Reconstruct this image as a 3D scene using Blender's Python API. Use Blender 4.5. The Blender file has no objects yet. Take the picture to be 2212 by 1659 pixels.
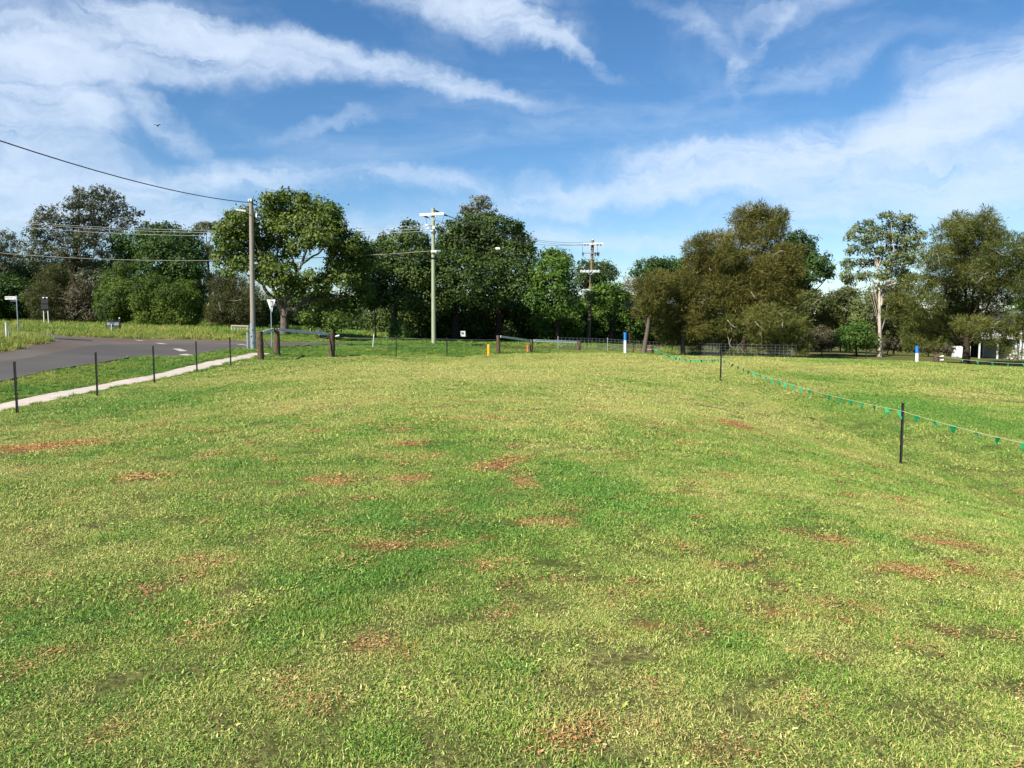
import bpy, bmesh, math, random
import numpy as np
from mathutils import Vector, Matrix, Euler

random.seed(7)
RNG = np.random.default_rng(11)
scn = bpy.context.scene
COL = scn.collection

# ------------------------------------------------------------------ camera
F = 1670.0                 # focal length in photo units (photo taken as 2212 x 1659)
CU, CV, HV = 1106.0, 829.5, 690.0
PITCH = math.atan((CV - HV) / F)
CAMZ = 1.65
cam_d = bpy.data.cameras.new('camera')
cam_d.sensor_width = 36.0
cam_d.lens = F / 2212.0 * 36.0
cam_d.clip_start = 0.05
cam_d.clip_end = 3000
cam = bpy.data.objects.new('camera', cam_d)
COL.objects.link(cam)
cam.location = (0, 0, CAMZ)
cam.rotation_euler = (math.pi / 2 - PITCH, 0, 0)
scn.camera = cam

# ------------------------------------------------------------------ light
SUN_EL = math.radians(38)
SUN_AZ = math.atan2(-0.70, -0.714)          # from +Y towards +X: behind the camera, to the left
S = Vector((math.sin(SUN_AZ) * math.cos(SUN_EL), math.cos(SUN_AZ) * math.cos(SUN_EL), math.sin(SUN_EL)))
sun_d = bpy.data.lights.new('sun', 'SUN')
sun_d.energy = 5.0
sun_d.angle = math.radians(0.53)
sun_d.color = (1.0, 0.93, 0.82)
sun = bpy.data.objects.new('sun', sun_d)
COL.objects.link(sun)
sun.location = (-30, -30, 40)
sun.rotation_euler = S.to_track_quat('Z', 'Y').to_euler()

SKY_STRENGTH = 0.075
scn.view_settings.view_transform = 'Standard'
scn.view_settings.look = 'None'
scn.view_settings.exposure = 0.82
scn.view_settings.gamma = 1.0
scn.view_settings.use_curve_mapping = False
scn.cycles.max_bounces = 6
scn.cycles.diffuse_bounces = 3
scn.cycles.glossy_bounces = 2
scn.cycles.transmission_bounces = 4
scn.cycles.use_denoising = True
scn.cycles.sample_clamp_indirect = 6


def azel(u, v):
    x = (u - CU) / F
    y = -(v - CV) / F
    c, s = math.cos(PITCH), math.sin(PITCH)
    d = Vector((x, c + y * s, -s + y * c)).normalized()
    return math.atan2(d.x, d.y), math.asin(d.z)


def build_world():
    w = bpy.data.worlds.new('World')
    scn.world = w
    w.use_nodes = True
    nt = w.node_tree
    N, L = nt.nodes, nt.links
    N.clear()
    out = N.new('ShaderNodeOutputWorld')
    bg = N.new('ShaderNodeBackground')
    bg.inputs['Strength'].default_value = SKY_STRENGTH
    L.new(bg.outputs[0], out.inputs[0])
    sky = N.new('ShaderNodeTexSky')
    sky.sky_type = 'NISHITA'
    sky.sun_disc = False
    sky.sun_elevation = SUN_EL
    sky.sun_rotation = SUN_AZ
    sky.altitude = 300
    sky.air_density = 1.0
    sky.dust_density = 0.2
    sky.ozone_density = 4.5
    hs = N.new('ShaderNodeHueSaturation')
    hs.inputs['Saturation'].default_value = 1.18
    hs.inputs['Value'].default_value = 1.0
    L.new(sky.outputs[0], hs.inputs['Color'])
    tc = N.new('ShaderNodeTexCoord')
    sep = N.new('ShaderNodeSeparateXYZ')
    L.new(tc.outputs['Generated'], sep.inputs[0])

    def m(op, a, b=None, c=None):
        n = N.new('ShaderNodeMath')
        n.operation = op
        for i, q in enumerate((a, b, c)):
            if q is None:
                continue
            if isinstance(q, (int, float)):
                n.inputs[i].default_value = q
            else:
                L.new(q, n.inputs[i])
        return n.outputs[0]
    az = m('ARCTAN2', sep.outputs[0], sep.outputs[1])
    el = m('ARCSINE', sep.outputs[2])
    comb = N.new('ShaderNodeCombineXYZ')
    L.new(az, comb.inputs[0])
    L.new(el, comb.inputs[1])

    def noise(vec, scale, detail, rough, dist=0.0):
        n = N.new('ShaderNodeTexNoise')
        n.inputs['Scale'].default_value = scale
        n.inputs['Detail'].default_value = detail
        n.inputs['Roughness'].default_value = rough
        n.inputs['Distortion'].default_value = dist
        L.new(vec, n.inputs['Vector'])
        return n

    def vm(op, a, b=None):
        n = N.new('ShaderNodeVectorMath')
        n.operation = op
        for i, q in enumerate((a, b)):
            if q is None:
                continue
            if isinstance(q, tuple):
                n.inputs[i].default_value = q
            else:
                L.new(q, n.inputs[i])
        return n
    # warp the az/el plane so the cloud edges come out wispy
    n1 = noise(comb.outputs[0], 5.0, 6, 0.6)
    w1 = vm('SUBTRACT', n1.outputs['Color'], (0.5, 0.5, 0.5))
    w1s = vm('MULTIPLY', w1.outputs[0], (0.20, 0.10, 0.0))
    n2 = noise(comb.outputs[0], 19.0, 5, 0.62)
    w2 = vm('SUBTRACT', n2.outputs['Color'], (0.5, 0.5, 0.5))
    w2s = vm('MULTIPLY', w2.outputs[0], (0.05, 0.03, 0.0))
    wp = vm('ADD', vm('ADD', comb.outputs[0], w1s.outputs[0]).outputs[0], w2s.outputs[0]).outputs[0]
    # (u, v, ru, rv, clockwise tilt deg, weight)
    BL = [(330, 135, 300, 52, -2, .85), (560, 118, 280, 42, 6, .8), (900, 165, 330, 26, 9, .75), (190, 62, 300, 30, 0, .34), (60, 110, 140, 60, 20, .38),
          (420, 58, 420, 26, 4, .5), (310, 235, 210, 34, 38, .5), (110, 190, 150, 60, 30, .42), (50, 270, 190, 70, 8, .46),
          (80, 400, 300, 46, 0, .45), (330, 400, 380, 36, -10, .45), (1010, 15, 230, 48, 12, .95), (1190, 72, 150, 24, 32, .65),
          (1480, 75, 150, 26, 38, .22), (1665, 60, 150, 20, -48, .24), (1575, 150, 36, 90, 0, .20), (1740, 155, 260, 30, -10, .27), (1570, 40, 160, 60, 0, .07),
          (1480, 365, 190, 48, 0, .75), (1800, 325, 380, 62, -9, .95), (2130, 225, 270, 85, -26, .95), (2000, 385, 380, 46, -4, .6),
          (1250, 432, 340, 34, -3, .65), (1850, 448, 350, 26, 0, .45), (800, 392, 420, 26, 0, .42), (300, 470, 560, 46, 0, .5),
          (690, 280, 130, 14, -12, .17), (2150, 110, 160, 50, -20, .25), (1500, 500, 700, 30, 0, .35), (800, 500, 500, 36, 0, .35),
          (2400, 330, 300, 70, -10, .8), (-200, 150, 350, 70, 5, .7), (-150, 330, 300, 60, 0, .6), (760, -90, 400, 60, 8, .6),
          (1900, -100, 300, 50, -15, .5)]
    acc = None
    for (u, v, ru, rv, ang, wt) in BL:
        a, e = azel(u, v)
        mp = N.new('ShaderNodeMapping')
        mp.vector_type = 'TEXTURE'
        mp.inputs['Location'].default_value = (a, e, 0)
        mp.inputs['Rotation'].default_value = (0, 0, math.radians(-ang))
        mp.inputs['Scale'].default_value = (ru / F * 1.36, rv / F * 1.40, 1)
        L.new(wp, mp.inputs['Vector'])
        ln = vm('LENGTH', mp.outputs[0]).outputs['Value']
        mr = N.new('ShaderNodeMapRange')
        mr.interpolation_type = 'SMOOTHERSTEP'
        mr.inputs[1].default_value = 0.0
        mr.inputs[2].default_value = 1.0
        mr.inputs[3].default_value = wt
        mr.inputs[4].default_value = 0.0
        L.new(ln, mr.inputs[0])
        acc = mr.outputs[0] if acc is None else m('ADD', acc, mr.outputs[0])
    # cirrus everywhere else in the sky dome, by direction
    dirv = vm('MULTIPLY', tc.outputs['Generated'], (1.6, 1.6, 5.0)).outputs[0]
    g = noise(dirv, 1.5, 7, 0.6, 0.6)
    gr = N.new('ShaderNodeMapRange')
    gr.inputs[1].default_value = 0.5
    gr.inputs[2].default_value = 0.85
    gr.inputs[3].default_value = 0.0
    gr.inputs[4].default_value = 0.55
    L.new(g.outputs['Fac'], gr.inputs[0])
    # fine streaks
    sm = N.new('ShaderNodeMapping')
    sm.inputs['Rotation'].default_value = (0, 0, math.radians(-14))
    sm.inputs['Scale'].default_value = (4.5, 21.0, 1)
    L.new(wp, sm.inputs['Vector'])
    st = noise(sm.outputs[0], 1.6, 9, 0.62, 0.5)
    sr = N.new('ShaderNodeMapRange')
    sr.inputs[1].default_value = 0.3
    sr.inputs[2].default_value = 0.68
    sr.inputs[3].default_value = 0.42
    sr.inputs[4].default_value = 1.1
    L.new(st.outputs['Fac'], sr.inputs[0])
    tot = m('ADD', m('MULTIPLY', acc, 0.74), m('MULTIPLY', gr.outputs[0], 0.4))
    fi = noise(wp, 34.0, 6, 0.6, 0.3)
    fe_ = m('MULTIPLY', m('SUBTRACT', fi.outputs['Fac'], 0.5), 0.9)
    er = m('MULTIPLY', m('ADD', m('MULTIPLY', m('SUBTRACT', st.outputs['Fac'], 0.5), 3.3), fe_), m('MINIMUM', m('MULTIPLY', tot, 1.3), 0.75))
    tot = m('MAXIMUM', m('ADD', m('MULTIPLY', tot, 1.05), er), 0.0)
    # soft shoulder
    tot = m('SUBTRACT', 1.0, m('POWER', 2.718, m('MULTIPLY', tot, -1.45)))
    tot = m('MINIMUM', tot, 0.88)
    mix = N.new('ShaderNodeMix')
    mix.data_type = 'RGBA'
    L.new(tot, mix.inputs['Factor'])
    L.new(hs.outputs[0], mix.inputs['A'])
    mix.inputs['B'].default_value = (6.0, 6.95, 8.3, 1)
    L.new(mix.outputs['Result'], bg.inputs['Color'])


build_world()

# ------------------------------------------------------------------ geometry helpers


def W(u, v, d):
    """photo point (u, v) at ground distance d (metres along the view) -> world"""
    x = (u - CU) / F
    y = -(v - CV) / F
    c, s = math.cos(PITCH), math.sin(PITCH)
    k = d / (c + y * s)
    return Vector((x * k, d, CAMZ + (-s + y * c) * k))


def nmesh(name, verts, faces, smooth=False):
    me = bpy.data.meshes.new(name)
    me.from_pydata([tuple(v) for v in verts], [], faces)
    if smooth:
        me.polygons.foreach_set('use_smooth', [True] * len(me.polygons))
    me.update()
    return me


def qmesh(name, V, Q, mat, tone=None, smooth=False):
    """fast quad mesh from numpy"""
    me = bpy.data.meshes.new(name)
    nv, nf = len(V), len(Q)
    me.vertices.add(nv)
    me.vertices.foreach_set('co', np.ascontiguousarray(V, dtype=np.float32).ravel())
    k = Q.shape[1]
    me.loops.add(nf * k)
    me.loops.foreach_set('vertex_index', np.ascontiguousarray(Q, dtype=np.int32).ravel())
    me.polygons.add(nf)
    me.polygons.foreach_set('loop_start', np.arange(0, nf * k, k, dtype=np.int32))
    me.polygons.foreach_set('loop_total', np.full(nf, k, dtype=np.int32))
    if smooth:
        me.polygons.foreach_set('use_smooth', np.ones(nf, dtype=bool))
    me.update(calc_edges=True)
    if tone is not None:
        at = me.attributes.new('tone', 'FLOAT', 'POINT')
        at.data.foreach_set('value', np.ascontiguousarray(tone, dtype=np.float32))
    me.materials.append(mat)
    return me


class MB:
    def __init__(self):
        self.v, self.f = [], []

    def box(self, c, s, rz=0.0, M=None):
        c = Vector(c)
        R = M if M is not None else Matrix.Rotation(rz, 3, 'Z')
        o = len(self.v)
        for dz in (-1, 1):
            for dx, dy in ((-1, -1), (1, -1), (1, 1), (-1, 1)):
                self.v.append(c + R @ Vector((dx * s[0] / 2, dy * s[1] / 2, dz * s[2] / 2)))
        for q in ((0, 3, 2, 1), (4, 5, 6, 7), (0, 1, 5, 4), (1, 2, 6, 5), (2, 3, 7, 6), (3, 0, 4, 7)):
            self.f.append([o + i for i in q])
        return self

    def bar(self, a, b, w, h):
        """rectangular bar from a to b (h is the upright size)"""
        a, b = Vector(a), Vector(b)
        d = (b - a)
        ln = d.length
        y = d.normalized()
        z = Vector((0, 0, 1))
        if abs(y.z) > .95:
            z = Vector((0, 1, 0))
        x = y.cross(z).normalized()
        z = x.cross(y).normalized()
        R = Matrix((x, y, z)).transposed()
        return self.box((a + b) / 2, (w, ln, h), M=R)

    def tube(self, pts, rad, seg=8, cap=True):
        pts = [Vector(p) for p in pts]
        if not isinstance(rad, (list, tuple)):
            rad = [rad] * len(pts)
        o = len(self.v)
        ref = Vector((0.31, 0.17, 0.93))
        for i, p in enumerate(pts):
            t = (pts[min(i + 1, len(pts) - 1)] - pts[max(i - 1, 0)])
            t = t.normalized() if t.length > 1e-9 else Vector((0, 0, 1))
            r = ref if abs(t.dot(ref)) < .97 else Vector((1, 0, 0))
            x = t.cross(r).normalized()
            y = t.cross(x).normalized()
            for k in range(seg):
                a = 2 * math.pi * k / seg
                self.v.append(p + (x * math.cos(a) + y * math.sin(a)) * rad[i])
        for i in range(len(pts) - 1):
            for k in range(seg):
                k2 = (k + 1) % seg
                self.f.append([o + i * seg + k, o + i * seg + k2, o + (i + 1) * seg + k2, o + (i + 1) * seg + k])
        if cap:
            self.f.append([o + k for k in range(seg)])
            e = o + (len(pts) - 1) * seg
            self.f.append([e + k for k in reversed(range(seg))])
        return self

    def prism(self, poly, a, b):
        """poly: list of (x, z) extruded along y from a to b -> use poly3 for free placing"""
        o = len(self.v)
        n = len(poly)
        for y in (a, b):
            for (x, z) in poly:
                self.v.append(Vector((x, y, z)))
        self.f.append([o + i for i in range(n)])
        self.f.append([o + n + i for i in reversed(range(n))])
        for i in range(n):
            j = (i + 1) % n
            self.f.append([o + j, o + i, o + n + i, o + n + j])
        return self

    def xform(self, M):
        self.v = [M @ v for v in self.v]
        return self

    def build(self, name, mat, parent=None, smooth=False):
        off = Vector((0, 0, 0))
        p = parent
        while p is not None:
            off += p.location
            p = p.parent
        me = nmesh(name, [v - off for v in self.v], self.f, smooth)
        if smooth:
            try:
                me.set_sharp_from_angle(angle=math.radians(50))
            except Exception:
                pass
        me.materials.append(mat)
        ob = bpy.data.objects.new(name, me)
        COL.objects.link(ob)
        if parent is not None:
            ob.parent = parent
        return ob


def thing(name, label, cat, loc, group=None):
    o = bpy.data.objects.new(name, None)
    o.empty_display_size = .2
    COL.objects.link(o)
    o.location = loc
    o['label'] = label
    o['category'] = cat
    if group:
        o['group'] = group
    return o


def tag(o, label, cat, group=None, kind=None):
    o['label'] = label
    o['category'] = cat
    if group:
        o['group'] = group
    if kind:
        o['kind'] = kind
    return o


def struct(o):
    o['kind'] = 'structure'
    return o


def copy_tree(o, parent=None):
    c = o.copy()
    COL.objects.link(c)
    c.parent = parent
    for ch in list(o.children):
        copy_tree(ch, c)
    return c


# ------------------------------------------------------------------ materials
def mat_new(name):
    m = bpy.data.materials.new(name)
    m.use_nodes = True
    nt = m.node_tree
    b = nt.nodes['Principled BSDF']
    return m, nt, b


def mat(name, col, rough=0.8, var=0.25, scale=6.0, metal=0.0, bump=0.0, stretch=(1, 1, 1), col2=None, spec=0.3, detail=6):
    m, nt, b = mat_new(name)
    N, L = nt.nodes, nt.links
    b.inputs['Roughness'].default_value = rough
    b.inputs['Metallic'].default_value = metal
    b.inputs['Specular IOR Level'].default_value = spec
    tc = N.new('ShaderNodeTexCoord')
    mp = N.new('ShaderNodeMapping')
    mp.inputs['Scale'].default_value = stretch
    L.new(tc.outputs['Object'], mp.inputs['Vector'])
    no = N.new('ShaderNodeTexNoise')
    no.inputs['Scale'].default_value = scale
    no.inputs['Detail'].default_value = detail
    no.inputs['Roughness'].default_value = 0.65
    L.new(mp.outputs[0], no.inputs['Vector'])
    r = N.new('ShaderNodeValToRGB')
    c2 = col2 if col2 is not None else tuple(min(1, c * (1 + var)) for c in col)
    c1 = tuple(c * (1 - var) for c in col) if col2 is None else col
    r.color_ramp.elements[0].position = 0.32
    r.color_ramp.elements[1].position = 0.68
    r.color_ramp.elements[0].color = (*c1, 1)
    r.color_ramp.elements[1].color = (*c2, 1)
    L.new(no.outputs['Fac'], r.inputs[0])
    L.new(r.outputs[0], b.inputs['Base Color'])
    if bump:
        bp = N.new('ShaderNodeBump')
        bp.inputs['Strength'].default_value = bump
        bp.inputs['Distance'].default_value = 0.03
        L.new(no.outputs['Fac'], bp.inputs['Height'])
        L.new(bp.outputs[0], b.inputs['Normal'])
    return m


def leaf_mat(name, dark, mid, light, transl=0.25, rough=0.55, spec=0.25):
    """tone 0..1 per leaf picks between three leaf colours"""
    m, nt, b = mat_new(name)
    N, L = nt.nodes, nt.links
    at = N.new('ShaderNodeAttribute')
    at.attribute_name = 'tone'
    r = N.new('ShaderNodeValToRGB')
    e = r.color_ramp.elements
    e[0].position = 0.0
    e[0].color = (*dark, 1)
    e[1].position = 1.0
    e[1].color = (*light, 1)
    k = r.color_ramp.elements.new(0.5)
    k.color = (*mid, 1)
    L.new(at.outputs['Fac'], r.inputs[0])
    L.new(r.outputs[0], b.inputs['Base Color'])
    b.inputs['Roughness'].default_value = rough
    b.inputs['Specular IOR Level'].default_value = spec
    t = N.new('ShaderNodeBsdfTranslucent')
    g = N.new('ShaderNodeMix')
    g.data_type = 'RGBA'
    g.blend_type = 'MULTIPLY'
    g.inputs['Factor'].default_value = 1
    g.inputs['B'].default_value = (1.15, 1.2, .5, 1)
    L.new(r.outputs[0], g.inputs['A'])
    L.new(g.outputs['Result'], t.inputs['Color'])
    mx = N.new('ShaderNodeMixShader')
    mx.inputs[0].default_value = transl
    L.new(b.outputs[0], mx.inputs[1])
    L.new(t.outputs[0], mx.inputs[2])
    L.new(mx.outputs[0], N['Material Output'].inputs['Surface'])
    return m


M_BLACK = mat('black_painted_steel', (.012, .012, .013), .55, .4, 20, spec=.4)
M_GALV = mat('galvanised_steel', (.33, .36, .39), .45, .18, 12, metal=.55)
M_GALVR = mat('galvanised_rail', (.55, .60, .64), .55, .1, 8, metal=.05)
M_WHITE = mat('white_paint', (.78, .78, .76), .5, .06, 5)
M_WEATH = mat('weathered_white', (.62, .62, .58), .7, .15, 8)
M_BLUE = mat('blue_paint', (.02, .18, .70), .45, .12, 9)
M_YELLOW = mat('yellow_paint', (.80, .42, .02), .5, .12, 9)
M_ORANGE = mat('orange_marker', (.55, .17, .04), .6, .2, 9)
M_POLE1 = mat('grey_timber', (.26, .23, .19), .85, .22, 5, bump=.4, stretch=(6, 6, .35), spec=.1)
M_POLE2 = mat('green_treated_timber', (.30, .33, .22), .85, .25, 4, bump=.4, stretch=(6, 6, .3), spec=.1)
M_POLE3 = mat('old_brown_timber', (.20, .155, .095), .9, .35, 4, bump=.5, stretch=(6, 6, .35), spec=.1)
M_LOG = mat('bark_log', (.045, .030, .022), .95, .5, 9, bump=1.0, stretch=(2.2, 2.2, .35), col2=(.16, .112, .082), spec=.05)
M_LOGTOP = mat('sawn_log_end', (.30, .17, .10), .9, .3, 14, spec=.05)
M_XARM = mat('crossarm_pale', (.60, .64, .66), .5, .08, 6)
M_CABLE = mat('black_cable', (.006, .006, .007), .5, .2, 5)
M_WIRE = mat('aluminium_wire', (.50, .50, .48), .4, .1, 5, metal=.4)
M_WIREP = mat('pale_tape', (.62, .62, .58), .6, .1, 5)
M_TELE = mat('telecom_cable', (.20, .18, .15), .7, .15, 5)
M_INSUL = mat('dark_insulator', (.05, .035, .03), .3, .3, 8, spec=.5)
M_INSW = mat('white_insulator', (.75, .76, .76), .3, .05, 8, spec=.5)
M_FLAG = mat('green_flag', (.004, .25, .095), .6, .12, 8)
M_ROPE = mat('pale_cord', (.42, .46, .26), .8, .12, 30)
M_TRANSF = mat('transformer_grey', (.34, .37, .40), .5, .12, 4)
M_SIGNBK = mat('dark_sign_back', (.018, .021, .022), .7, .2, 4)
M_SIGNG = mat('grey_sign_face', (.20, .23, .25), .6, .1, 6)
M_INK = mat('black_lettering', (.02, .02, .025), .7, .1, 6)
M_TEAL = mat('teal_lettering', (.02, .10, .14), .7, .1, 6)
M_SIGNDK = mat('dark_blue_sign', (.045, .06, .10), .6, .15, 6)  # even dark blue for the second name blade and the stripe lines
M_BARKG = mat('grey_bark', (.055, .046, .036), .95, .35, 4, bump=.7, stretch=(3, 3, .8), col2=(.19, .16, .125), spec=.05)
M_BARKD = mat('dark_bark', (.045, .035, .026), .95, .4, 5, bump=.7, stretch=(3, 3, .6), spec=.05)
M_BARKW = mat('white_gum_bark', (.30, .25, .20), .85, .2, 2.5, bump=.3, stretch=(2, 2, .5), col2=(.52, .46, .39), spec=.1)
M_BARKC = mat('casuarina_bark', (.115, .095, .072), .95, .4, 6, bump=.8, stretch=(3, 3, .6), spec=.05)
M_TWIG = mat('bare_twig', (.34, .30, .25), .9, .2, 6, spec=.05)
M_CREAM = mat('cream_weathered_paint', (.40, .37, .27), .7, .15, 8)
M_BIRD = mat('black_feather', (.01, .01, .012), .7, .2, 8)

# ------------------------------------------------------------------ terrain
CP = []


def cpt(u, v, d):
    p = W(u, v, d)
    CP.append((p.x, p.y, p.z))


for p in [(0, 0, 0), (-2.5, 2, 0), (2.5, 2, -.03), (0, 5, 0), (-4, 6, -.03), (3.6, 6, -.16), (0, 10, -.03), (-6, 12, -.18), (3, 14, -.2),
          (0, 22, -.16), (-5, 25, -.22), (4, 24, -.35), (0, -30, 0), (-60, -30, .3), (60, -30, -1.8), (7.0, 10, -1.05), (7.8, 3, -.7),
          (10.2, 15, -1.62), (9.9, 12, -1.68), (9.6, 29, -.86), (12.5, 21, -1.45), (16, 24, -1.5), (16, 34, -1.2), (24, 38, -1.2), (12, 40, -.85),
          (-150, 150, 2.5), (0, 150, -.5), (150, 150, -3.5), (-300, 300, 3), (0, 300, 0), (300, 300, -4), (-110, 20, .8), (-40, 15, -.2), (-25, 10, -.35),
          (-17, 8, -.4), (-13, 5, -.3), (110, 20, -3), (50, 30, -1.9), (28, 14, -1.9), (-300, -200, 0), (300, -200, -3), (-60, 60, 1.2), (60, 75, -2.4)]:
    CP.append(p)
for q in [(38, 893, 18), (211, 856, 21.3), (334, 827, 25.4), (426, 805, 29.9), (499, 790, 32.9),
          (1945, 1003, 15.3), (1557, 825, 29), (562, 777, 36.4), (598, 767.6, 40.3), (717, 770.5, 42.9), (855, 772, 44.5), (965, 771, 47.5),
          (1076, 765, 52), (1200, 762, 53), (1350, 763, 50.5), (1440, 769, 49), (1560, 771, 47), (1700, 774, 47), (1850, 778, 47), (2000, 783, 47), (2212, 797, 45),
          (546, 753, 44), (587, 750.5, 46), (805, 750, 48), (937, 742, 57), (1272, 740, 76), (1000, 738, 68), (850, 736, 66), (1150, 738, 70),
          (0, 827, 25.6), (0, 764, 36), (14, 737, 40), (38, 718, 57), (97, 704, 73), (243, 715, 62), (0, 697, 80), (200, 699, 80), (400, 704, 78),
          (505, 712, 72), (613, 722, 60.5), (229, 770, 36.5), (333, 774, 40.9), (300, 732, 56), (450, 743, 52), (460, 759, 45), (720, 739, 58), (1060, 752, 58), (1450, 752, 64),
          (1475, 772, 57), (1570, 776, 56), (1740, 768, 70), (1900, 766, 72), (2085, 789, 53), (2150, 776, 78), (1700, 760, 78), (650, 760, 44)]:
    cpt(*q)
CP = np.array(CP)


def _tps_fit():
    P = CP[:, :2]
    n = len(P)
    r2 = ((P[:, None] - P[None]) ** 2).sum(-1)
    K = np.where(r2 > 0, r2 * np.log(np.maximum(r2, 1e-12)) * .5, 0) + np.eye(n) * .6
    A = np.zeros((n + 3, n + 3))
    A[:n, :n] = K
    A[:n, n] = 1
    A[:n, n + 1:] = P
    A[n, :n] = 1
    A[n + 1:, :n] = P.T
    return np.linalg.solve(A, np.concatenate([CP[:, 2], np.zeros(3)]))


TW = _tps_fit()


def vnoise(x, y, seed=0):
    xi = np.floor(x).astype(np.int64)
    yi = np.floor(y).astype(np.int64)
    fx = x - xi
    fy = y - yi
    fx = fx * fx * (3 - 2 * fx)
    fy = fy * fy * (3 - 2 * fy)

    def h(a, b):
        n = (a * 374761393 + b * 668265263 + seed * 982451653) & 0xffffffff
        n = ((n ^ (n >> 13)) * 1274126177) & 0xffffffff
        n = n ^ (n >> 16)
        return (n & 0xffff) / 65535.0
    return (h(xi, yi) * (1 - fx) + h(xi + 1, yi) * fx) * (1 - fy) + (h(xi, yi + 1) * (1 - fx) + h(xi + 1, yi + 1) * fx) * fy


def fbm(x, y, seed=0, oct=4):
    s, a, t = 0, .5, 0
    for o in range(oct):
        s = s + a * vnoise(x * 2 ** o, y * 2 ** o, seed + o * 17)
        t += a
        a *= .55
    return s / t


def sst(a, b, x):
    t = np.clip((x - a) / (b - a), 0, 1)
    return t * t * (3 - 2 * t)


def hz(x, y):
    x = np.asarray(x, float)
    y = np.asarray(y, float)
    sh = x.shape
    X = np.stack([x.ravel(), y.ravel()], -1)
    out = np.empty(len(X))
    n = len(CP)
    for i in range(0, len(X), 20000):
        c = X[i:i + 20000]
        r2 = ((c[:, None] - CP[None, :, :2]) ** 2).sum(-1)
        U = np.where(r2 > 0, r2 * np.log(np.maximum(r2, 1e-12)) * .5, 0)
        out[i:i + 20000] = U @ TW[:n] + TW[n] + c @ TW[n + 1:]
    out = np.clip(out, -6, 6).reshape(sh)
    near = np.exp(-((np.hypot(x, y) / 90) ** 2))
    out = out + near * .05 * (fbm(x * .45, y * .45, 3, 3) - .5)
    # the little bank just outside the flagged fence line
    bank = sst(8.0, 9.1, x) * (1 - sst(9.3, 13.5, x)) * (1 - sst(26, 36, y)) * sst(2, 6, y)
    return out - .48 * bank


def h1(x, y):
    return float(hz(np.array([x]), np.array([y]))[0])


def G(u, d):
    """ground point straight below photo column u at distance d"""
    x = (u - CU) / F * d
    c, s = math.cos(PITCH), math.sin(PITCH)
    for _ in range(3):
        dz = h1(x, d) - CAMZ
        y = (dz * c + d * s) / (d * c - dz * s)
        x = (u - CU) / F * d / (c + y * s)
    return Vector((x, d, h1(x, d)))


def ground_hit(u, v, dmin=2.0, dmax=95.0):
    ds = np.linspace(dmin, dmax, 900)
    p1 = W(u, v, 1.0)
    dx = p1.x
    dz = p1.z - CAMZ
    z = CAMZ + dz * ds
    g = hz(dx * ds, ds)
    k = np.where(z <= g)[0]
    d = ds[k[0]] if len(k) else dmax
    return Vector((dx * d, d, h1(dx * d, d)))


def pip(x, y, poly):
    ins = np.zeros(x.shape, bool)
    n = len(poly)
    for i in range(n):
        x0, y0 = poly[i]
        x1, y1 = poly[(i + 1) % n]
        c = ((y0 > y) != (y1 > y)) & (x < (x1 - x0) * (y - y0) / (y1 - y0 + 1e-12) + x0)
        ins ^= c
    return ins


# --- dry / bare fields (where the turf is straw coloured or worn through to mulch), laid out on the ground in metres
DRY = []
for (u, v, ru, rv, w) in [(1000, 800, 420, 20, .62), (1400, 782, 330, 12, .58), (1200, 880, 230, 26, .35), (760, 870, 160, 20, .2), (1650, 860, 130, 60, .22),
                          (1900, 800, 260, 12, .35), (2100, 850, 140, 30, .3), (1800, 930, 160, 50, .08), (1050, 1010, 130, 50, -.3), (1010, 1120, 150, 60, -.22),
                          (350, 1020, 200, 50, -.08), (250, 1130, 240, 50, -.05), (150, 900, 200, 30, -.25), (420, 850, 120, 20, -.3), (1500, 1130, 200, 60, -.1), (1150, 1500, 500, 80, .10),
                          (1900, 1350, 200, 60, .0), (1500, 880, 160, 30, .15), (580, 1000, 200, 60, -.12), (2000, 880, 120, 22, -.3), (1100, 935, 300, 22, -.1)]:
    g = ground_hit(u, v)
    g2 = ground_hit(u, v - rv)
    DRY.append((g.x, g.y, ru * g.y / F, max(.5, min(14, abs(g2.y - g.y))), w))
BARE = []
for (u, v, ru, rv) in [(890, 958, 40, 8), (1080, 1000, 48, 14), (1100, 1040, 16, 14), (870, 1045, 45, 12), (1210, 1105, 40, 6), (1075, 1090, 28, 8),
                       (1150, 1132, 34, 6), (1070, 1165, 24, 8), (1050, 1243, 55, 16), (1140, 1212, 24, 12), (1285, 1277, 24, 10), (1572, 1226, 48, 9),
                       (1640, 1248, 36, 8), (1800, 1172, 30, 8), (2030, 1165, 55, 9), (2110, 1182, 45, 12), (1960, 1232, 65, 12), (2060, 1240, 45, 12),
                       (2190, 1248, 36, 12), (2035, 1352, 34, 8), (1850, 1078, 28, 6), (330, 1280, 36, 9), (500, 1230, 26, 6), (830, 1180, 50, 8), (800, 1393, 44, 10),
                       (1270, 1568, 46, 12), (2196, 1584, 24, 12), (1800, 1328, 36, 8), (1480, 1180, 30, 6), (1260, 1140, 30, 5), (980, 1195, 30, 6), (700, 1040, 40, 5),
                       (120, 962, 130, 7), (60, 967, 110, 6), (1570, 912, 40, 8), (1330, 1370, 30, 8), (1110, 1330, 26, 7), (1640, 1310, 26, 7), (2090, 1310, 40, 8)]:
    g = ground_hit(u, v)
    g2 = ground_hit(u, v - rv)
    BARE.append((g.x, g.y, ru * g.y / F, max(.10, min(3, abs(g2.y - g.y)))))


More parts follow.
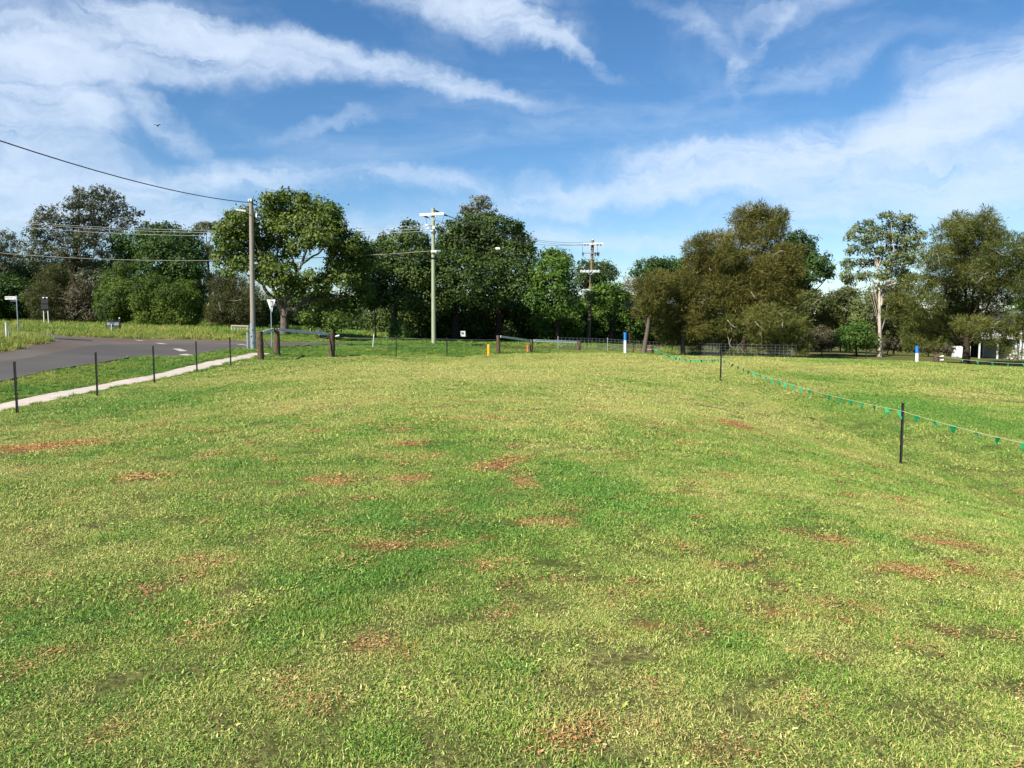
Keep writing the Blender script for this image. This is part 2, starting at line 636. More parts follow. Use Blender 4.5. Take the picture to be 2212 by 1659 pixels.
def dryf(x, y):
    d = .40 + .95 * (fbm(x * .22 + 5, y * .16 + 3, 21, 4) - .5) + .6 * (fbm(x * 1.1, y * .8, 22, 3) - .5) + .7 * (fbm(x * 4.1, y * 3.2, 23, 2) - .5)
    for (cx, cy, rx, ry, w) in DRY:
        d = d + w * np.exp(-(((x - cx) / rx) ** 2 + ((y - cy) / ry) ** 2))
    return np.clip(d, 0, 1)


def baref(x, y):
    wx = x + .6 * (fbm(x * 2.2, y * 2.2, 31, 3) - .5)
    wy = y + .6 * (fbm(x * 2.2 + 9, y * 2.2, 32, 3) - .5)
    b = np.zeros(x.shape)
    for (cx, cy, rx, ry) in BARE:
        b = np.maximum(b, np.exp(-(((wx - cx) / rx) ** 2 + ((wy - cy) / ry) ** 2) * .9))
    n = fbm(x * 3.4, y * 2.6, 41, 3)
    n2 = fbm(x * 11, y * 8, 42, 2)
    b = b * (.05 + .95 * n + .75 * n2)
    scat = sst(.70, .86, fbm(x * 2.4 + 4, y * 1.8, 44, 4)) * .5 * sst(-2, 3, 9 - np.abs(y - 7) * .8)
    return np.clip(np.maximum(b, scat), 0, 1)


# --- footprints of road and path
def wl(pts):
    return [W(*p) for p in pts]


NEAR = [(-420, 1010, 14), (-240, 905, 19.2), (0, 827, 25.6), (110, 805, 29.5), (229, 789, 33), (333, 774, 38.5), (404, 767, 41.5), (470, 759, 44.6), (545, 754, 46.4), (640, 752, 47.5), (700, 750.5, 48.6), (745, 749, 50)]
FARE = [(-420, 820, 25), (-240, 790, 29.5), (0, 764, 36), (60, 757, 39), (112, 745, 43.5), (160, 727, 54), (229, 731, 55), (300, 734.5, 55.5), (400, 738, 55.5), (470, 741, 55), (545, 743, 54.5), (640, 743.5, 54), (700, 744, 53.6), (760, 745.5, 53)]
DARKF = [(-420, 880, 20), (-240, 833, 24.5), (0, 783, 32), (60, 776, 34), (150, 759, 40), (229, 748.5, 46), (300, 746, 48.5), (400, 745, 50.2), (470, 745, 51), (545, 745.6, 51.5), (640, 746, 51.6), (700, 746.5, 51.8), (755, 747, 52)]
BACKE = [(20, 716, 58.5), (60, 717.8, 57.5), (110, 722.5, 56), (160, 727, 54)]
ISLB = [(14, 720, 54), (60, 723, 52.5), (92, 731, 48.5), (112, 745, 43.5)]


def resamp(pts, n):
    pts = [Vector((p.x, p.y, 0)) for p in pts]
    L = [0]
    for a, b in zip(pts, pts[1:]):
        L.append(L[-1] + (b - a).length)
    out = []
    for i in range(n):
        t = L[-1] * i / (n - 1)
        k = 0
        while k < len(L) - 2 and L[k + 1] < t:
            k += 1
        f = (t - L[k]) / (L[k + 1] - L[k] + 1e-9)
        # catmull-rom for smooth edges
        p0, p1, p2, p3 = pts[max(k - 1, 0)], pts[k], pts[k + 1], pts[min(k + 2, len(pts) - 1)]
        q = .5 * ((2 * p1) + (p2 - p0) * f + (2 * p0 - 5 * p1 + 4 * p2 - p3) * f * f + (3 * p1 - p0 - 3 * p2 + p3) * f ** 3)
        out.append(q)
    return out


def loft(name, ea, eb, nu, nv, off, material, jag=0.0):
    A, B = resamp(wl(ea), nu), resamp(wl(eb), nu)
    V = np.zeros((nu * (nv + 1), 3))
    k = 0
    for i in range(nu):
        ja = jag * (float(fbm(np.array([i * .9]), np.array([3.]), 5, 2)[0]) - .5)
        jb = jag * (float(fbm(np.array([i * .9]), np.array([13.]), 6, 2)[0]) - .5)
        a = A[i] + (A[i] - B[i]).normalized() * ja
        b = B[i] + (B[i] - A[i]).normalized() * jb
        for j in range(nv + 1):
            q = a.lerp(b, j / nv)
            V[k, :2] = q.x, q.y
            k += 1
    V[:, 2] = hz(V[:, 0], V[:, 1]) + off
    Q = []
    for i in range(nu - 1):
        for j in range(nv):
            o = i * (nv + 1) + j
            Q.append((o, o + nv + 1, o + nv + 2, o + 1))
    me = qmesh(name, V, np.array(Q), material, smooth=True)
    ob = bpy.data.objects.new(name, me)
    COL.objects.link(ob)
    return ob, [(p.x, p.y) for p in A] + [(p.x, p.y) for p in reversed(B)]


def asphalt(name, c1, c2, red):
    m, nt, b = mat_new(name)
    N, L = nt.nodes, nt.links
    tc = N.new('ShaderNodeTexCoord')
    n1 = N.new('ShaderNodeTexNoise')
    n1.inputs['Scale'].default_value = .35
    n1.inputs['Detail'].default_value = 5
    L.new(tc.outputs['Object'], n1.inputs['Vector'])
    n2 = N.new('ShaderNodeTexNoise')
    n2.inputs['Scale'].default_value = 45
    n2.inputs['Detail'].default_value = 3
    L.new(tc.outputs['Object'], n2.inputs['Vector'])
    r = N.new('ShaderNodeValToRGB')
    r.color_ramp.elements[0].position = .35
    r.color_ramp.elements[1].position = .68
    r.color_ramp.elements[0].color = (*c1, 1)
    r.color_ramp.elements[1].color = (*c2, 1)
    L.new(n1.outputs['Fac'], r.inputs[0])
    mx = N.new('ShaderNodeMix')
    mx.data_type = 'RGBA'
    mx.blend_type = 'MULTIPLY'
    mx.inputs['Factor'].default_value = .6
    L.new(r.outputs[0], mx.inputs['A'])
    r2 = N.new('ShaderNodeValToRGB')
    r2.color_ramp.elements[0].color = (.55, .55, .55, 1)
    r2.color_ramp.elements[1].color = (1.3, 1.3, 1.3, 1)
    L.new(n2.outputs['Fac'], r2.inputs[0])
    L.new(r2.outputs[0], mx.inputs['B'])
    # red soil worn in
    n3 = N.new('ShaderNodeTexNoise')
    n3.inputs['Scale'].default_value = .16
    n3.inputs['Detail'].default_value = 4
    L.new(tc.outputs['Object'], n3.inputs['Vector'])
    mr = N.new('ShaderNodeMapRange')
    mr.inputs[1].default_value = .45
    mr.inputs[2].default_value = .7
    mr.inputs[4].default_value = red
    L.new(n3.outputs['Fac'], mr.inputs[0])
    m2 = N.new('ShaderNodeMix')
    m2.data_type = 'RGBA'
    L.new(mr.outputs[0], m2.inputs['Factor'])
    L.new(mx.outputs['Result'], m2.inputs['A'])
    m2.inputs['B'].default_value = (.14, .065, .04, 1)
    L.new(m2.outputs['Result'], b.inputs['Base Color'])
    b.inputs['Roughness'].default_value = .9
    b.inputs['Specular IOR Level'].default_value = .15
    bp = N.new('ShaderNodeBump')
    bp.inputs['Strength'].default_value = .3
    bp.inputs['Distance'].default_value = .01
    L.new(n2.outputs['Fac'], bp.inputs['Height'])
    L.new(bp.outputs[0], b.inputs['Normal'])
    return m


M_ROADOLD = asphalt('worn_asphalt', (.115, .102, .088), (.145, .125, .105), .4)
M_ROADNEW = asphalt('dark_asphalt', (.088, .083, .078), (.105, .098, .092), .10)
M_CONC = mat('pale_concrete', (.44, .37, .31), .85, .1, 3, bump=.1, col2=(.58, .51, .44), spec=.2)
M_PAINT = mat('road_paint', (.44, .41, .37), .7, .12, 6)
M_SOIL = mat('red_soil', (.15, .055, .025), .95, .4, 3, bump=.6, col2=(.26, .13, .07), spec=.05)

road, POLY_R1 = loft('road', NEAR, FARE, 130, 14, .035, M_ROADOLD, .5)
struct(road)
rb, POLY_R2 = loft('side_road', ISLB, BACKE, 50, 8, .040, M_ROADOLD, .5)
struct(rb)
rn, _ = loft('resealed_road', NEAR, DARKF, 130, 8, .047, M_ROADNEW, .35)
struct(rn)
rn['label'] = 'darker resealed strip of asphalt road'

sh_, _ = loft('road_shoulder', FARE[1:], [(u, v - 1.5, d + 1.0) for (u, v, d) in FARE[1:]], 150, 2, .022, mat('dry_shoulder', (.17, .105, .055), .95, .3, 1.5, col2=(.36, .28, .13), spec=.05), .9)
struct(sh_)
pc = W(139, 734, 50)
pv = [Vector((pc.x + 1.6 * math.cos(a) * (1 + .15 * math.sin(3 * a)), pc.y + .9 * math.sin(a), 0)) for a in [k * math.pi / 10 for k in range(20)]]
pv = [Vector((p.x, p.y, h1(p.x, p.y) + .052)) for p in pv]
po = bpy.data.objects.new('tar_patch', nmesh('tar_patch', pv, [list(range(20))]))
po.data.materials.append(mat('fresh_tar', (.022, .021, .02), .8, .2, 5))
COL.objects.link(po)
po.parent = road

# give-way dashes and centre dashes
for i, (u0, v0, d0, u1, v1, d1, wd) in enumerate([(395, 764, 42.8, 409, 766.5, 41.5, .42), (380, 752.5, 46.5, 397, 756, 45, .42), (340, 744.5, 51, 357, 746.3, 50, .4), (294, 739, 53.6, 309, 740.3, 53.0, .35),
                                                  (515, 745.2, 51, 530, 746.6, 50, .28), (528, 748.2, 49.4, 538, 749.2, 48.9, .25)]):
    a, b = W(u0, v0, d0), W(u1, v1, d1)
    a = Vector((a.x, a.y, 0))
    b = Vector((b.x, b.y, 0))
    t = (b - a).normalized()
    s_ = Vector((-t.y, t.x, 0)) * wd / 2
    vs = []
    for k in range(5):
        q = a.lerp(b, k / 4)
        for sg in (-1, 1):
            e = q + s_ * sg
            vs.append(Vector((e.x, e.y, h1(e.x, e.y) + .056)))
    o = bpy.data.objects.new('painted_dash', nmesh('painted_dash', vs, [(2 * k, 2 * k + 2, 2 * k + 3, 2 * k + 1) for k in range(4)]))
    o.data.materials.append(M_PAINT)
    COL.objects.link(o)
    o.parent = rn

# concrete footpath: a slab with real thickness, edge line slightly irregular
ny = 90
V, Fc = [], []
PATH_POLY_L, PATH_POLY_R = [], []
for i in range(ny):
    y = 4 + (41.5 - 4) * i / (ny - 1)
    drift = -.25 * sst(20, 42, np.array([y]))[0] - .9 * sst(36, 42, np.array([y]))[0] * .4
    jl = .08 * (float(fbm(np.array([y * 1.3]), np.array([1.]), 51, 3)[0]) - .5)
    jr = .10 * (float(fbm(np.array([y * 1.3]), np.array([9.]), 52, 3)[0]) - .5)
    xl, xr = -13.42 + drift + jl, -12.36 + drift + jr
    PATH_POLY_L.append((xl, y))
    PATH_POLY_R.append((xr, y))
    zl, zm, zr = h1(xl, y), h1((xl + xr) / 2, y), h1(xr, y)
    V += [(xl, y, zl - .08), (xl, y, zl + .006), ((xl + xr) / 2, y, zm + .014), (xr, y, zr + .006), (xr, y, zr - .08)]
for i in range(ny - 1):
    for j in range(4):
        o = i * 5 + j
        Fc.append((o, o + 1, o + 6, o + 5))
fp = bpy.data.objects.new('footpath', nmesh('footpath', V, Fc))
fp.data.materials.append(M_CONC)
COL.objects.link(fp)
struct(fp)
PATH_POLY = PATH_POLY_L + PATH_POLY_R[::-1]

# dirt wheel track behind the brow
tk, POLY_T = loft('dirt_track', [(1030, 752, 57), (1150, 752.5, 58), (1300, 752.5, 60), (1450, 752, 63), (1540, 751, 66)],
                  [(1030, 749, 59), (1150, 748, 61), (1300, 747.5, 64), (1450, 746.5, 68), (1540, 745, 72)], 40, 3, .02,
                  mat('track_dirt', (.085, .055, .038), .95, .3, 2, col2=(.13, .09, .06), spec=.05), .8)
struct(tk)


def paved(x, y):
    return pip(x, y, POLY_R1) | pip(x, y, POLY_R2) | pip(x, y, PATH_POLY)


# ground sheet
def axis(parts):
    out = []
    for a, b, st in parts:
        out += list(np.arange(a, b, st))
    out.append(parts[-1][1])
    return np.array(out)


gx = axis([(-900, -200, 70), (-200, -70, 10), (-70, -30, 1.6), (-30, 30, .42), (30, 70, 1.6), (70, 200, 10), (200, 900, 70)])
gy = axis([(-500, -60, 60), (-60, -6, 6), (-6, 1, 1), (1, 14, .25), (14, 60, .5), (60, 110, 1.6), (110, 220, 10), (220, 1500, 80)])
XX, YY = np.meshgrid(gx, gy, indexing='ij')
ZZ = hz(XX, YY)
nx_, ny_ = len(gx), len(gy)
V = np.stack([XX.ravel(), YY.ravel(), ZZ.ravel()], -1)
ii, jj = np.meshgrid(np.arange(nx_ - 1), np.arange(ny_ - 1), indexing='ij')
o = (ii * ny_ + jj).ravel()
Q = np.stack([o, o + ny_, o + ny_ + 1, o + 1], -1)


def ground_mat():
    m, nt, b = mat_new('turf_ground')
    N, L = nt.nodes, nt.links

    def attr(n):
        a = N.new('ShaderNodeAttribute')
        a.attribute_name = n
        return a.outputs['Fac']
    tc = N.new('ShaderNodeTexCoord')

    def noise(sc, det=5):
        n = N.new('ShaderNodeTexNoise')
        n.inputs['Scale'].default_value = sc
        n.inputs['Detail'].default_value = det
        n.inputs['Roughness'].default_value = .7
        L.new(tc.outputs['Object'], n.inputs['Vector'])
        return n.outputs['Fac']

    def mixc(f, a, b_):
        n = N.new('ShaderNodeMix')
        n.data_type = 'RGBA'
        for k, q in (('Factor', f), ('A', a), ('B', b_)):
            if isinstance(q, tuple):
                n.inputs[k].default_value = (*q, 1)
            elif isinstance(q, float):
                n.inputs[k].default_value = q
            else:
                L.new(q, n.inputs[k])
        return n.outputs['Result']

    def mr(v, a, b_, c=0., d=1.):
        n = N.new('ShaderNodeMapRange')
        n.inputs[1].default_value = a
        n.inputs[2].default_value = b_
        n.inputs[3].default_value = c
        n.inputs[4].default_value = d
        L.new(v, n.inputs[0])
        return n.outputs[0]
    dry, bare, lush = attr('dry'), attr('bare'), attr('lush')
    fine = noise(26, 4)
    med = noise(5, 6)
    green = mixc(mr(med, .35, .7), (.075, .135, .022), (.15, .205, .038))
    straw = mixc(mr(med, .35, .7), (.25, .225, .08), (.38, .33, .14))
    c = mixc(dry, green, straw)
    c = mixc(mr(fine, .36, .60, .15, .8), c, (.040, .034, .014))
    lu = mixc(mr(med, .35, .7), (.05, .115, .016), (.12, .19, .03))
    c = mixc(lush, c, lu)
    soil = mixc(mr(fine, .4, .65), (.15, .062, .024), (.36, .18, .075))
    c = mixc(mr(bare, .22, .6), c, soil)
    L.new(c, b.inputs['Base Color'])
    b.inputs['Roughness'].default_value = .95
    b.inputs['Specular IOR Level'].default_value = .05
    bp = N.new('ShaderNodeBump')
    bp.inputs['Strength'].default_value = .6
    bp.inputs['Distance'].default_value = .04
    L.new(fine, bp.inputs['Height'])
    L.new(bp.outputs[0], b.inputs['Normal'])
    return m


FENCE_BACK = [(-12.1, 36.4), (-10.05, 42.9), (-3.9, 47.5), (-.94, 52), (3, 53), (7.4, 50.5), (10, 49)]


def lushf(x, y):
    """1 on the unmown verge and banks, 0 on the mown lot"""
    xb = np.array([-100, -12.2] + [p[0] for p in FENCE_BACK] + [14, 200])
    yb = np.array([30, 36.3] + [p[1] for p in FENCE_BACK] + [62, 66])
    lim = np.interp(x, xb, yb)
    back = sst(-.6, .8, y - lim) * (1 - sst(10, 16, x))
    left = 1 - sst(-12.6, -11.9, x + .3 * (fbm(x * .8, y * .8, 71, 2) - .5))
    return np.clip(np.maximum(back, left), 0, 1)


gm = qmesh('ground', V, Q, ground_mat(), smooth=True)
for nm, f in (('dry', dryf), ('bare', baref), ('lush', lushf)):
    a = gm.attributes.new(nm, 'FLOAT', 'POINT')
    a.data.foreach_set('value', f(V[:, 0], V[:, 1]).astype(np.float32))
ground = bpy.data.objects.new('ground', gm)
COL.objects.link(ground)
struct(ground)

# ------------------------------------------------------------------ grass


def grass_mat(name, cols, straw, instancer=True):
    m, nt, b = mat_new(name)
    N, L = nt.nodes, nt.links
    at = N.new('ShaderNodeAttribute')
    at.attribute_name = 'tone'
    dr = N.new('ShaderNodeAttribute')
    dr.attribute_name = 'dry'
    dr.attribute_type = 'INSTANCER'
    r = N.new('ShaderNodeValToRGB')
    e = r.color_ramp.elements
    e[0].position, e[1].position = 0, 1
    e[0].color = (*cols[0], 1)
    e[1].color = (*cols[2], 1)
    k = e.new(.5)
    k.color = (*cols[1], 1)
    L.new(at.outputs['Fac'], r.inputs[0])
    r2 = N.new('ShaderNodeValToRGB')
    e = r2.color_ramp.elements
    e[0].color = (*straw[0], 1)
    e[1].color = (*straw[1], 1)
    L.new(at.outputs['Fac'], r2.inputs[0])
    # blade goes straw when its own tone is below the local dryness
    ma = N.new('ShaderNodeMath')
    ma.operation = 'SUBTRACT'
    h = N.new('ShaderNodeAttribute')
    h.attribute_name = 'rnd'
    L.new(dr.outputs['Fac'], ma.inputs[0])
    L.new(h.outputs['Fac'], ma.inputs[1])
    mr = N.new('ShaderNodeMapRange')
    mr.inputs[1].default_value = -.22
    mr.inputs[2].default_value = .30
    L.new(ma.outputs[0], mr.inputs[0])
    mx = N.new('ShaderNodeMix')
    mx.data_type = 'RGBA'
    L.new(mr.outputs[0], mx.inputs['Factor'])
    # the least dry turf is also the deepest, bluest green
    mg = N.new('ShaderNodeMapRange')
    mg.inputs[1].default_value = .34
    mg.inputs[2].default_value = .02
    L.new(dr.outputs['Fac'], mg.inputs[0])
    mu = N.new('ShaderNodeMix')
    mu.data_type = 'RGBA'
    mu.blend_type = 'MULTIPLY'
    mu.inputs['B'].default_value = (.66, .86, .95, 1)
    L.new(mg.outputs[0], mu.inputs['Factor'])
    L.new(r.outputs[0], mu.inputs['A'])
    L.new(mu.outputs['Result'], mx.inputs['A'])
    L.new(r2.outputs[0], mx.inputs['B'])
    L.new(mx.outputs['Result'], b.inputs['Base Color'])
    b.inputs['Roughness'].default_value = .5
    b.inputs['Specular IOR Level'].default_value = .3
    t = N.new('ShaderNodeBsdfTranslucent')
    L.new(mx.outputs['Result'], t.inputs['Color'])
    ms = N.new('ShaderNodeMixShader')
    ms.inputs[0].default_value = .17
    L.new(b.outputs[0], ms.inputs[1])
    L.new(t.outputs[0], ms.inputs[2])
    L.new(ms.outputs[0], N['Material Output'].inputs['Surface'])
    return m


M_GRASS = grass_mat('lawn_blade', ((.062, .165, .022), (.180, .330, .040), (.39, .50, .075)), ((.34, .35, .09), (.66, .60, .22)))
M_LUSH = grass_mat('verge_blade', ((.065, .165, .020), (.135, .26, .032), (.27, .38, .05)), ((.38, .36, .08), (.55, .46, .14)))


def tuft(name, n, rad, lmin, lmax, wid, flat, material, seed):
    """n bent blades, each two quads, spread over a disc"""
    g = np.random.default_rng(seed)
    r = rad * np.sqrt(g.random(n)) * (.75 + .5 * g.random(n))
    a = g.random(n) * 2 * np.pi
    base = np.stack([r * np.cos(a), r * np.sin(a), np.zeros(n) - .004], -1)
    yaw = g.random(n) * 2 * np.pi
    tilt = np.clip(g.normal(flat, .32, n), .05, 1.45)
    L = lmin + (lmax - lmin) * g.random(n) ** 1.5
    d1 = np.stack([np.cos(yaw) * np.sin(tilt * .6), np.sin(yaw) * np.sin(tilt * .6), np.cos(tilt * .6)], -1)
    t2 = np.minimum(tilt * 1.35, 1.9)
    d2 = np.stack([np.cos(yaw) * np.sin(t2), np.sin(yaw) * np.sin(t2), np.cos(t2)], -1)
    tw = yaw + g.normal(0, .8, n)
    side = np.stack([-np.sin(tw), np.cos(tw), g.normal(0, .35, n)], -1)
    side /= np.linalg.norm(side, axis=1)[:, None]
    w = (wid * (.6 + .8 * g.random(n)))[:, None]
    p1 = base + d1 * (L * .5)[:, None]
    p2 = p1 + d2 * (L * .5)[:, None]
    p2[:, 2] = np.maximum(p2[:, 2], .003)
    V = np.stack([base - side * w * .4, base + side * w * .4, p1 + side * w * .5, p1 - side * w * .5, p2 + side * w * .12, p2 - side * w * .12], 1).reshape(-1, 3)
    o = np.arange(n)[:, None] * 6
    Q = np.concatenate([o + np.array([[0, 1, 2, 3]]), o + np.array([[3, 2, 4, 5]])], 0)
    me = qmesh(name, V, Q, material, tone=np.repeat(np.clip(g.normal(.48, .32, n), 0, 1), 6))
    at = me.attributes.new('rnd', 'FLOAT', 'POINT')
    at.data.foreach_set('value', np.repeat(g.random(n), 6).astype(np.float32))
    return bpy.data.objects.new(name, me)     # source only: never linked to the scene


def scatter(name, sources, P, nrm, scl, dry, label, cat):
    me = bpy.data.meshes.new(name)
    n = len(P)
    me.vertices.add(n)
    me.vertices.foreach_set('co', P.astype(np.float32).ravel())
    yaw = RNG.random(n) * 2 * np.pi
    # lean to the ground normal, then spin
    rot = np.zeros((n, 3))
    for i in range(n):
        q = Vector(nrm[i]).to_track_quat('Z', 'Y') @ Euler((0, 0, yaw[i])).to_quaternion()
        rot[i] = q.to_euler()
    for nm, ty, dat in (('rot', 'FLOAT_VECTOR', rot), ('scl', 'FLOAT_VECTOR', scl), ('dry', 'FLOAT', dry)):
        a = me.attributes.new(nm, ty, 'POINT')
        a.data.foreach_set('vector' if ty == 'FLOAT_VECTOR' else 'value', np.ascontiguousarray(dat, dtype=np.float32).ravel())
    a = me.attributes.new('pick', 'INT', 'POINT')
    a.data.foreach_set('value', RNG.integers(0, len(sources), n).astype(np.int32))
    ob = bpy.data.objects.new(name, me)
    COL.objects.link(ob)
    tag(ob, label, cat, kind='stuff')
    ng = bpy.data.node_groups.new(name + '_nodes', 'GeometryNodeTree')
    ng.interface.new_socket('Geometry', in_out='INPUT', socket_type='NodeSocketGeometry')
    ng.interface.new_socket('Geometry', in_out='OUTPUT', socket_type='NodeSocketGeometry')
    N, L = ng.nodes, ng.links
    gi, go = N.new('NodeGroupInput'), N.new('NodeGroupOutput')
    iop = N.new('GeometryNodeInstanceOnPoints')
    L.new(gi.outputs[0], iop.inputs['Points'])
    join = N.new('GeometryNodeJoinGeometry')
    for s_ in sources:
        oi = N.new('GeometryNodeObjectInfo')
        oi.inputs['Object'].default_value = s_
        oi.inputs['As Instance'].default_value = True
        L.new(oi.outputs['Geometry'], join.inputs[0])
    L.new(join.outputs[0], iop.inputs['Instance'])
    iop.inputs['Pick Instance'].default_value = True

    def na(nm, ty):
        a_ = N.new('GeometryNodeInputNamedAttribute')
        a_.data_type = ty
        a_.inputs['Name'].default_value = nm
        return a_.outputs['Attribute']
    L.new(na('pick', 'INT'), iop.inputs['Instance Index'])
    L.new(na('rot', 'FLOAT_VECTOR'), iop.inputs['Rotation'])
    L.new(na('scl', 'FLOAT_VECTOR'), iop.inputs['Scale'])
    L.new(iop.outputs[0], go.inputs[0])
    md = ob.modifiers.new('instances', 'NODES')
    md.node_group = ng
    return ob


def normals(x, y):
    e = .15
    dx = (hz(x + e, y) - hz(x - e, y)) / (2 * e)
    dy = (hz(x, y + e) - hz(x, y - e)) / (2 * e)
    n = np.stack([-dx, -dy, np.ones_like(dx)], -1)
    return n / np.linalg.norm(n, axis=1)[:, None]


def sample(y0, y1, dens, wide=.80, xpad=1.8):
    area = wide * (y1 ** 2 - y0 ** 2) + 2 * xpad * (y1 - y0)
    n = int(area * dens)
    yy = np.sqrt(y0 ** 2 + RNG.random(n * 2) * (y1 ** 2 - y0 ** 2))[:n]
    xx = (RNG.random(n) * 2 - 1) * (wide * yy + xpad)
    return xx, yy


LAWN = [tuft('lawn_tuft', 430, .13, .008, .028, .0036, 1.08, M_GRASS, 100 + i) for i in range(8)]
LAWN += [tuft('lawn_tuft', 280, .12, .012, .040, .0036, .75, M_GRASS, 120 + i) for i in range(2)]
LAWN += [tuft('lawn_weed', 120, .10, .012, .034, .0085, 1.15, M_GRASS, 130)]
LUSH = [tuft('verge_tuft', 80, .16, .10, .28, .011, .5, M_LUSH, 140 + i) for i in range(5)]

Ps, Ns, Ss, Ds = [], [], [], []
for (y0, y1, dens, sxy, sz) in [(1.6, 5.5, 88, .95, 1.0), (5.5, 10, 60, 1.2, 1.15), (10, 17, 30, 1.75, 1.45), (17, 28, 15, 2.5, 1.9), (28, 56, 7, 3.8, 2.4)]:
    x, y = sample(y0, y1, dens)
    keep = ~paved(x, y) & (lushf(x, y) < .5) & (RNG.random(len(x)) > sst(.28, .70, baref(x, y)) * .80)
    x, y = x[keep], y[keep]
    z = hz(x, y)
    d = dryf(x, y)
    lush_patch = sst(.50, .68, fbm(x * .9, y * .9, 61, 3))
    s = sxy * (.8 + .45 * RNG.random(len(x)))
    Ps.append(np.stack([x, y, z], -1))
    Ns.append(normals(x, y))
    Ss.append(np.stack([s, s, sz * (.65 + .45 * RNG.random(len(x)) + .55 * lush_patch)], -1))
    Ds.append(np.clip(d + RNG.normal(0, .10, len(x)) - .15 * lush_patch, 0, 1))
scatter('lawn_grass', LAWN, np.concatenate(Ps), np.concatenate(Ns), np.concatenate(Ss), np.concatenate(Ds),
        'mown green and straw-coloured lawn grass covering the lot', 'grass')

Ps, Ns, Ss, Ds = [], [], [], []
for (y0, y1, dens, sc) in [(12, 34, 15.0, .95), (34, 62, 6.5, 1.5), (62, 84, 2.2, 2.2)]:
    x, y = sample(y0, y1, dens)
    keep = ~paved(x, y) & (lushf(x, y) > .4) & ~(pip(x, y, POLY_T) & (RNG.random(len(x)) < .85))
    keep &= ~((y > 66) & (x > -12) & (x < 16))
    x, y = x[keep], y[keep]
    z = hz(x, y)
    # short beside the footpath and in the hollow, tall on the far bank and island
    tall = np.where((x < -20.5) & (y > 33), 1.35, .36)
    tall = np.where(y > 60, np.maximum(tall, .8), tall)
    s = sc * (.8 + .4 * RNG.random(len(x)))
    Ps.append(np.stack([x, y, z], -1))
    Ns.append(normals(x, y))
    Ss.append(np.stack([s, s, tall * (.6 + .7 * RNG.random(len(x))) * sc ** .3], -1))
    Ds.append(np.clip(.18 + .9 * (fbm(x * .3, y * .3, 81, 3) - .5) + np.where(tall > 1, .22, 0) + RNG.normal(0, .1, len(x)), 0, 1))
scatter('verge_grass', LUSH, np.concatenate(Ps), np.concatenate(Ns), np.concatenate(Ss), np.concatenate(Ds),
        'lush green unmown grass on the road verges and banks', 'grass')

# wood-chip mulch and dead leaves showing through the worn patches
M_CHIP = leaf_mat('mulch_chip', (.20, .085, .033), (.48, .235, .088), (.70, .47, .24), .05, .8, .1)


def chips(name, seed):
    g = np.random.default_rng(seed)
    n = 150
    r = .16 * g.random(n)
    a = g.random(n) * 6.283
    c = np.stack([r * np.cos(a), r * np.sin(a), .004 + .010 * g.random(n)], -1)
    yaw = g.random(n) * 6.283
    L = (.0025 + .009 * g.random(n) ** 2)[:, None]
    w = (.0013 + .0024 * g.random(n) ** 2)[:, None]
    ax = np.stack([np.cos(yaw), np.sin(yaw), g.normal(0, .25, n)], -1)
    sd = np.stack([-np.sin(yaw), np.cos(yaw), g.normal(0, .35, n)], -1)
    V = np.stack([c - ax * L - sd * w, c + ax * L - sd * w * .7, c + ax * L * .9 + sd * w, c - ax * L + sd * w * .8], 1).reshape(-1, 3)
    Q = np.arange(n)[:, None] * 4 + np.array([[0, 1, 2, 3]])
    me = qmesh(name, V, Q, M_CHIP, tone=np.repeat(g.random(n), 4))
    return bpy.data.objects.new(name, me)


CH = [chips('mulch_chip', 200 + i) for i in range(5)]
Ps, Ns, Ss = [], [], []
for (y0, y1, dens, sc) in [(1.6, 8, 90, 1.0), (8, 17, 40, 1.6)]:
    x, y = sample(y0, y1, dens)
    k = RNG.random(len(x)) < .8 * sst(.12, .7, baref(x, y)) + .03
    x, y = x[k], y[k]
    Ps.append(np.stack([x, y, hz(x, y)], -1))
    Ns.append(normals(x, y))
    s = sc * (.8 + .5 * RNG.random(len(x)))
    Ss.append(np.stack([s, s, s], -1))
P_ = np.concatenate(Ps)
scatter('mulch', CH, P_, np.concatenate(Ns), np.concatenate(Ss), np.zeros(len(P_)), 'reddish wood-chip mulch showing through worn patches in the lawn', 'mulch')

# ------------------------------------------------------------------ trees
LM = {
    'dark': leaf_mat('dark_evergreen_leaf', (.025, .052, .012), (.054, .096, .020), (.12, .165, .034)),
    'deep': leaf_mat('deep_green_leaf', (.022, .05, .011), (.046, .094, .018), (.095, .16, .03)),
    'olive': leaf_mat('olive_leaf', (.045, .060, .018), (.085, .105, .028), (.15, .165, .05)),
    'mid': leaf_mat('camphor_leaf', (.050, .085, .014), (.095, .145, .024), (.18, .22, .045)),
    'bright': leaf_mat('bright_leaf', (.038, .086, .014), (.076, .145, .021), (.14, .225, .034)),
    'grey': leaf_mat('greyish_leaf', (.040, .052, .030), (.078, .092, .050), (.20, .20, .15)),
    'cypress': leaf_mat('cypress_spray', (.026, .055, .010), (.075, .125, .016), (.17, .235, .028)),
    'casu': leaf_mat('casuarina_needle', (.046, .054, .013), (.112, .112, .028), (.215, .190, .052), .2, .7, .08),
    'casug': leaf_mat('green_casuarina_needle', (.040, .058, .013), (.096, .112, .027), (.185, .185, .050), .2, .7, .08),
    'brown': leaf_mat('brown_scrub_leaf', (.048, .045, .024), (.095, .086, .048), (.18, .15, .095)),
    'browngreen': leaf_mat('brown_green_needle', (.036, .044, .014), (.070, .078, .024), (.13, .128, .04)),
    'silver': leaf_mat('silver_leaf', (.14, .15, .10), (.32, .33, .26), (.50, .50, .42)),
    'flower': leaf_mat('bronze_tip_leaf', (.05, .06, .025), (.13, .125, .06), (.30, .26, .15)),
    'gum': leaf_mat('gum_leaf', (.058, .088, .026), (.118, .152, .046), (.22, .25, .085)),
}
TRI = 0


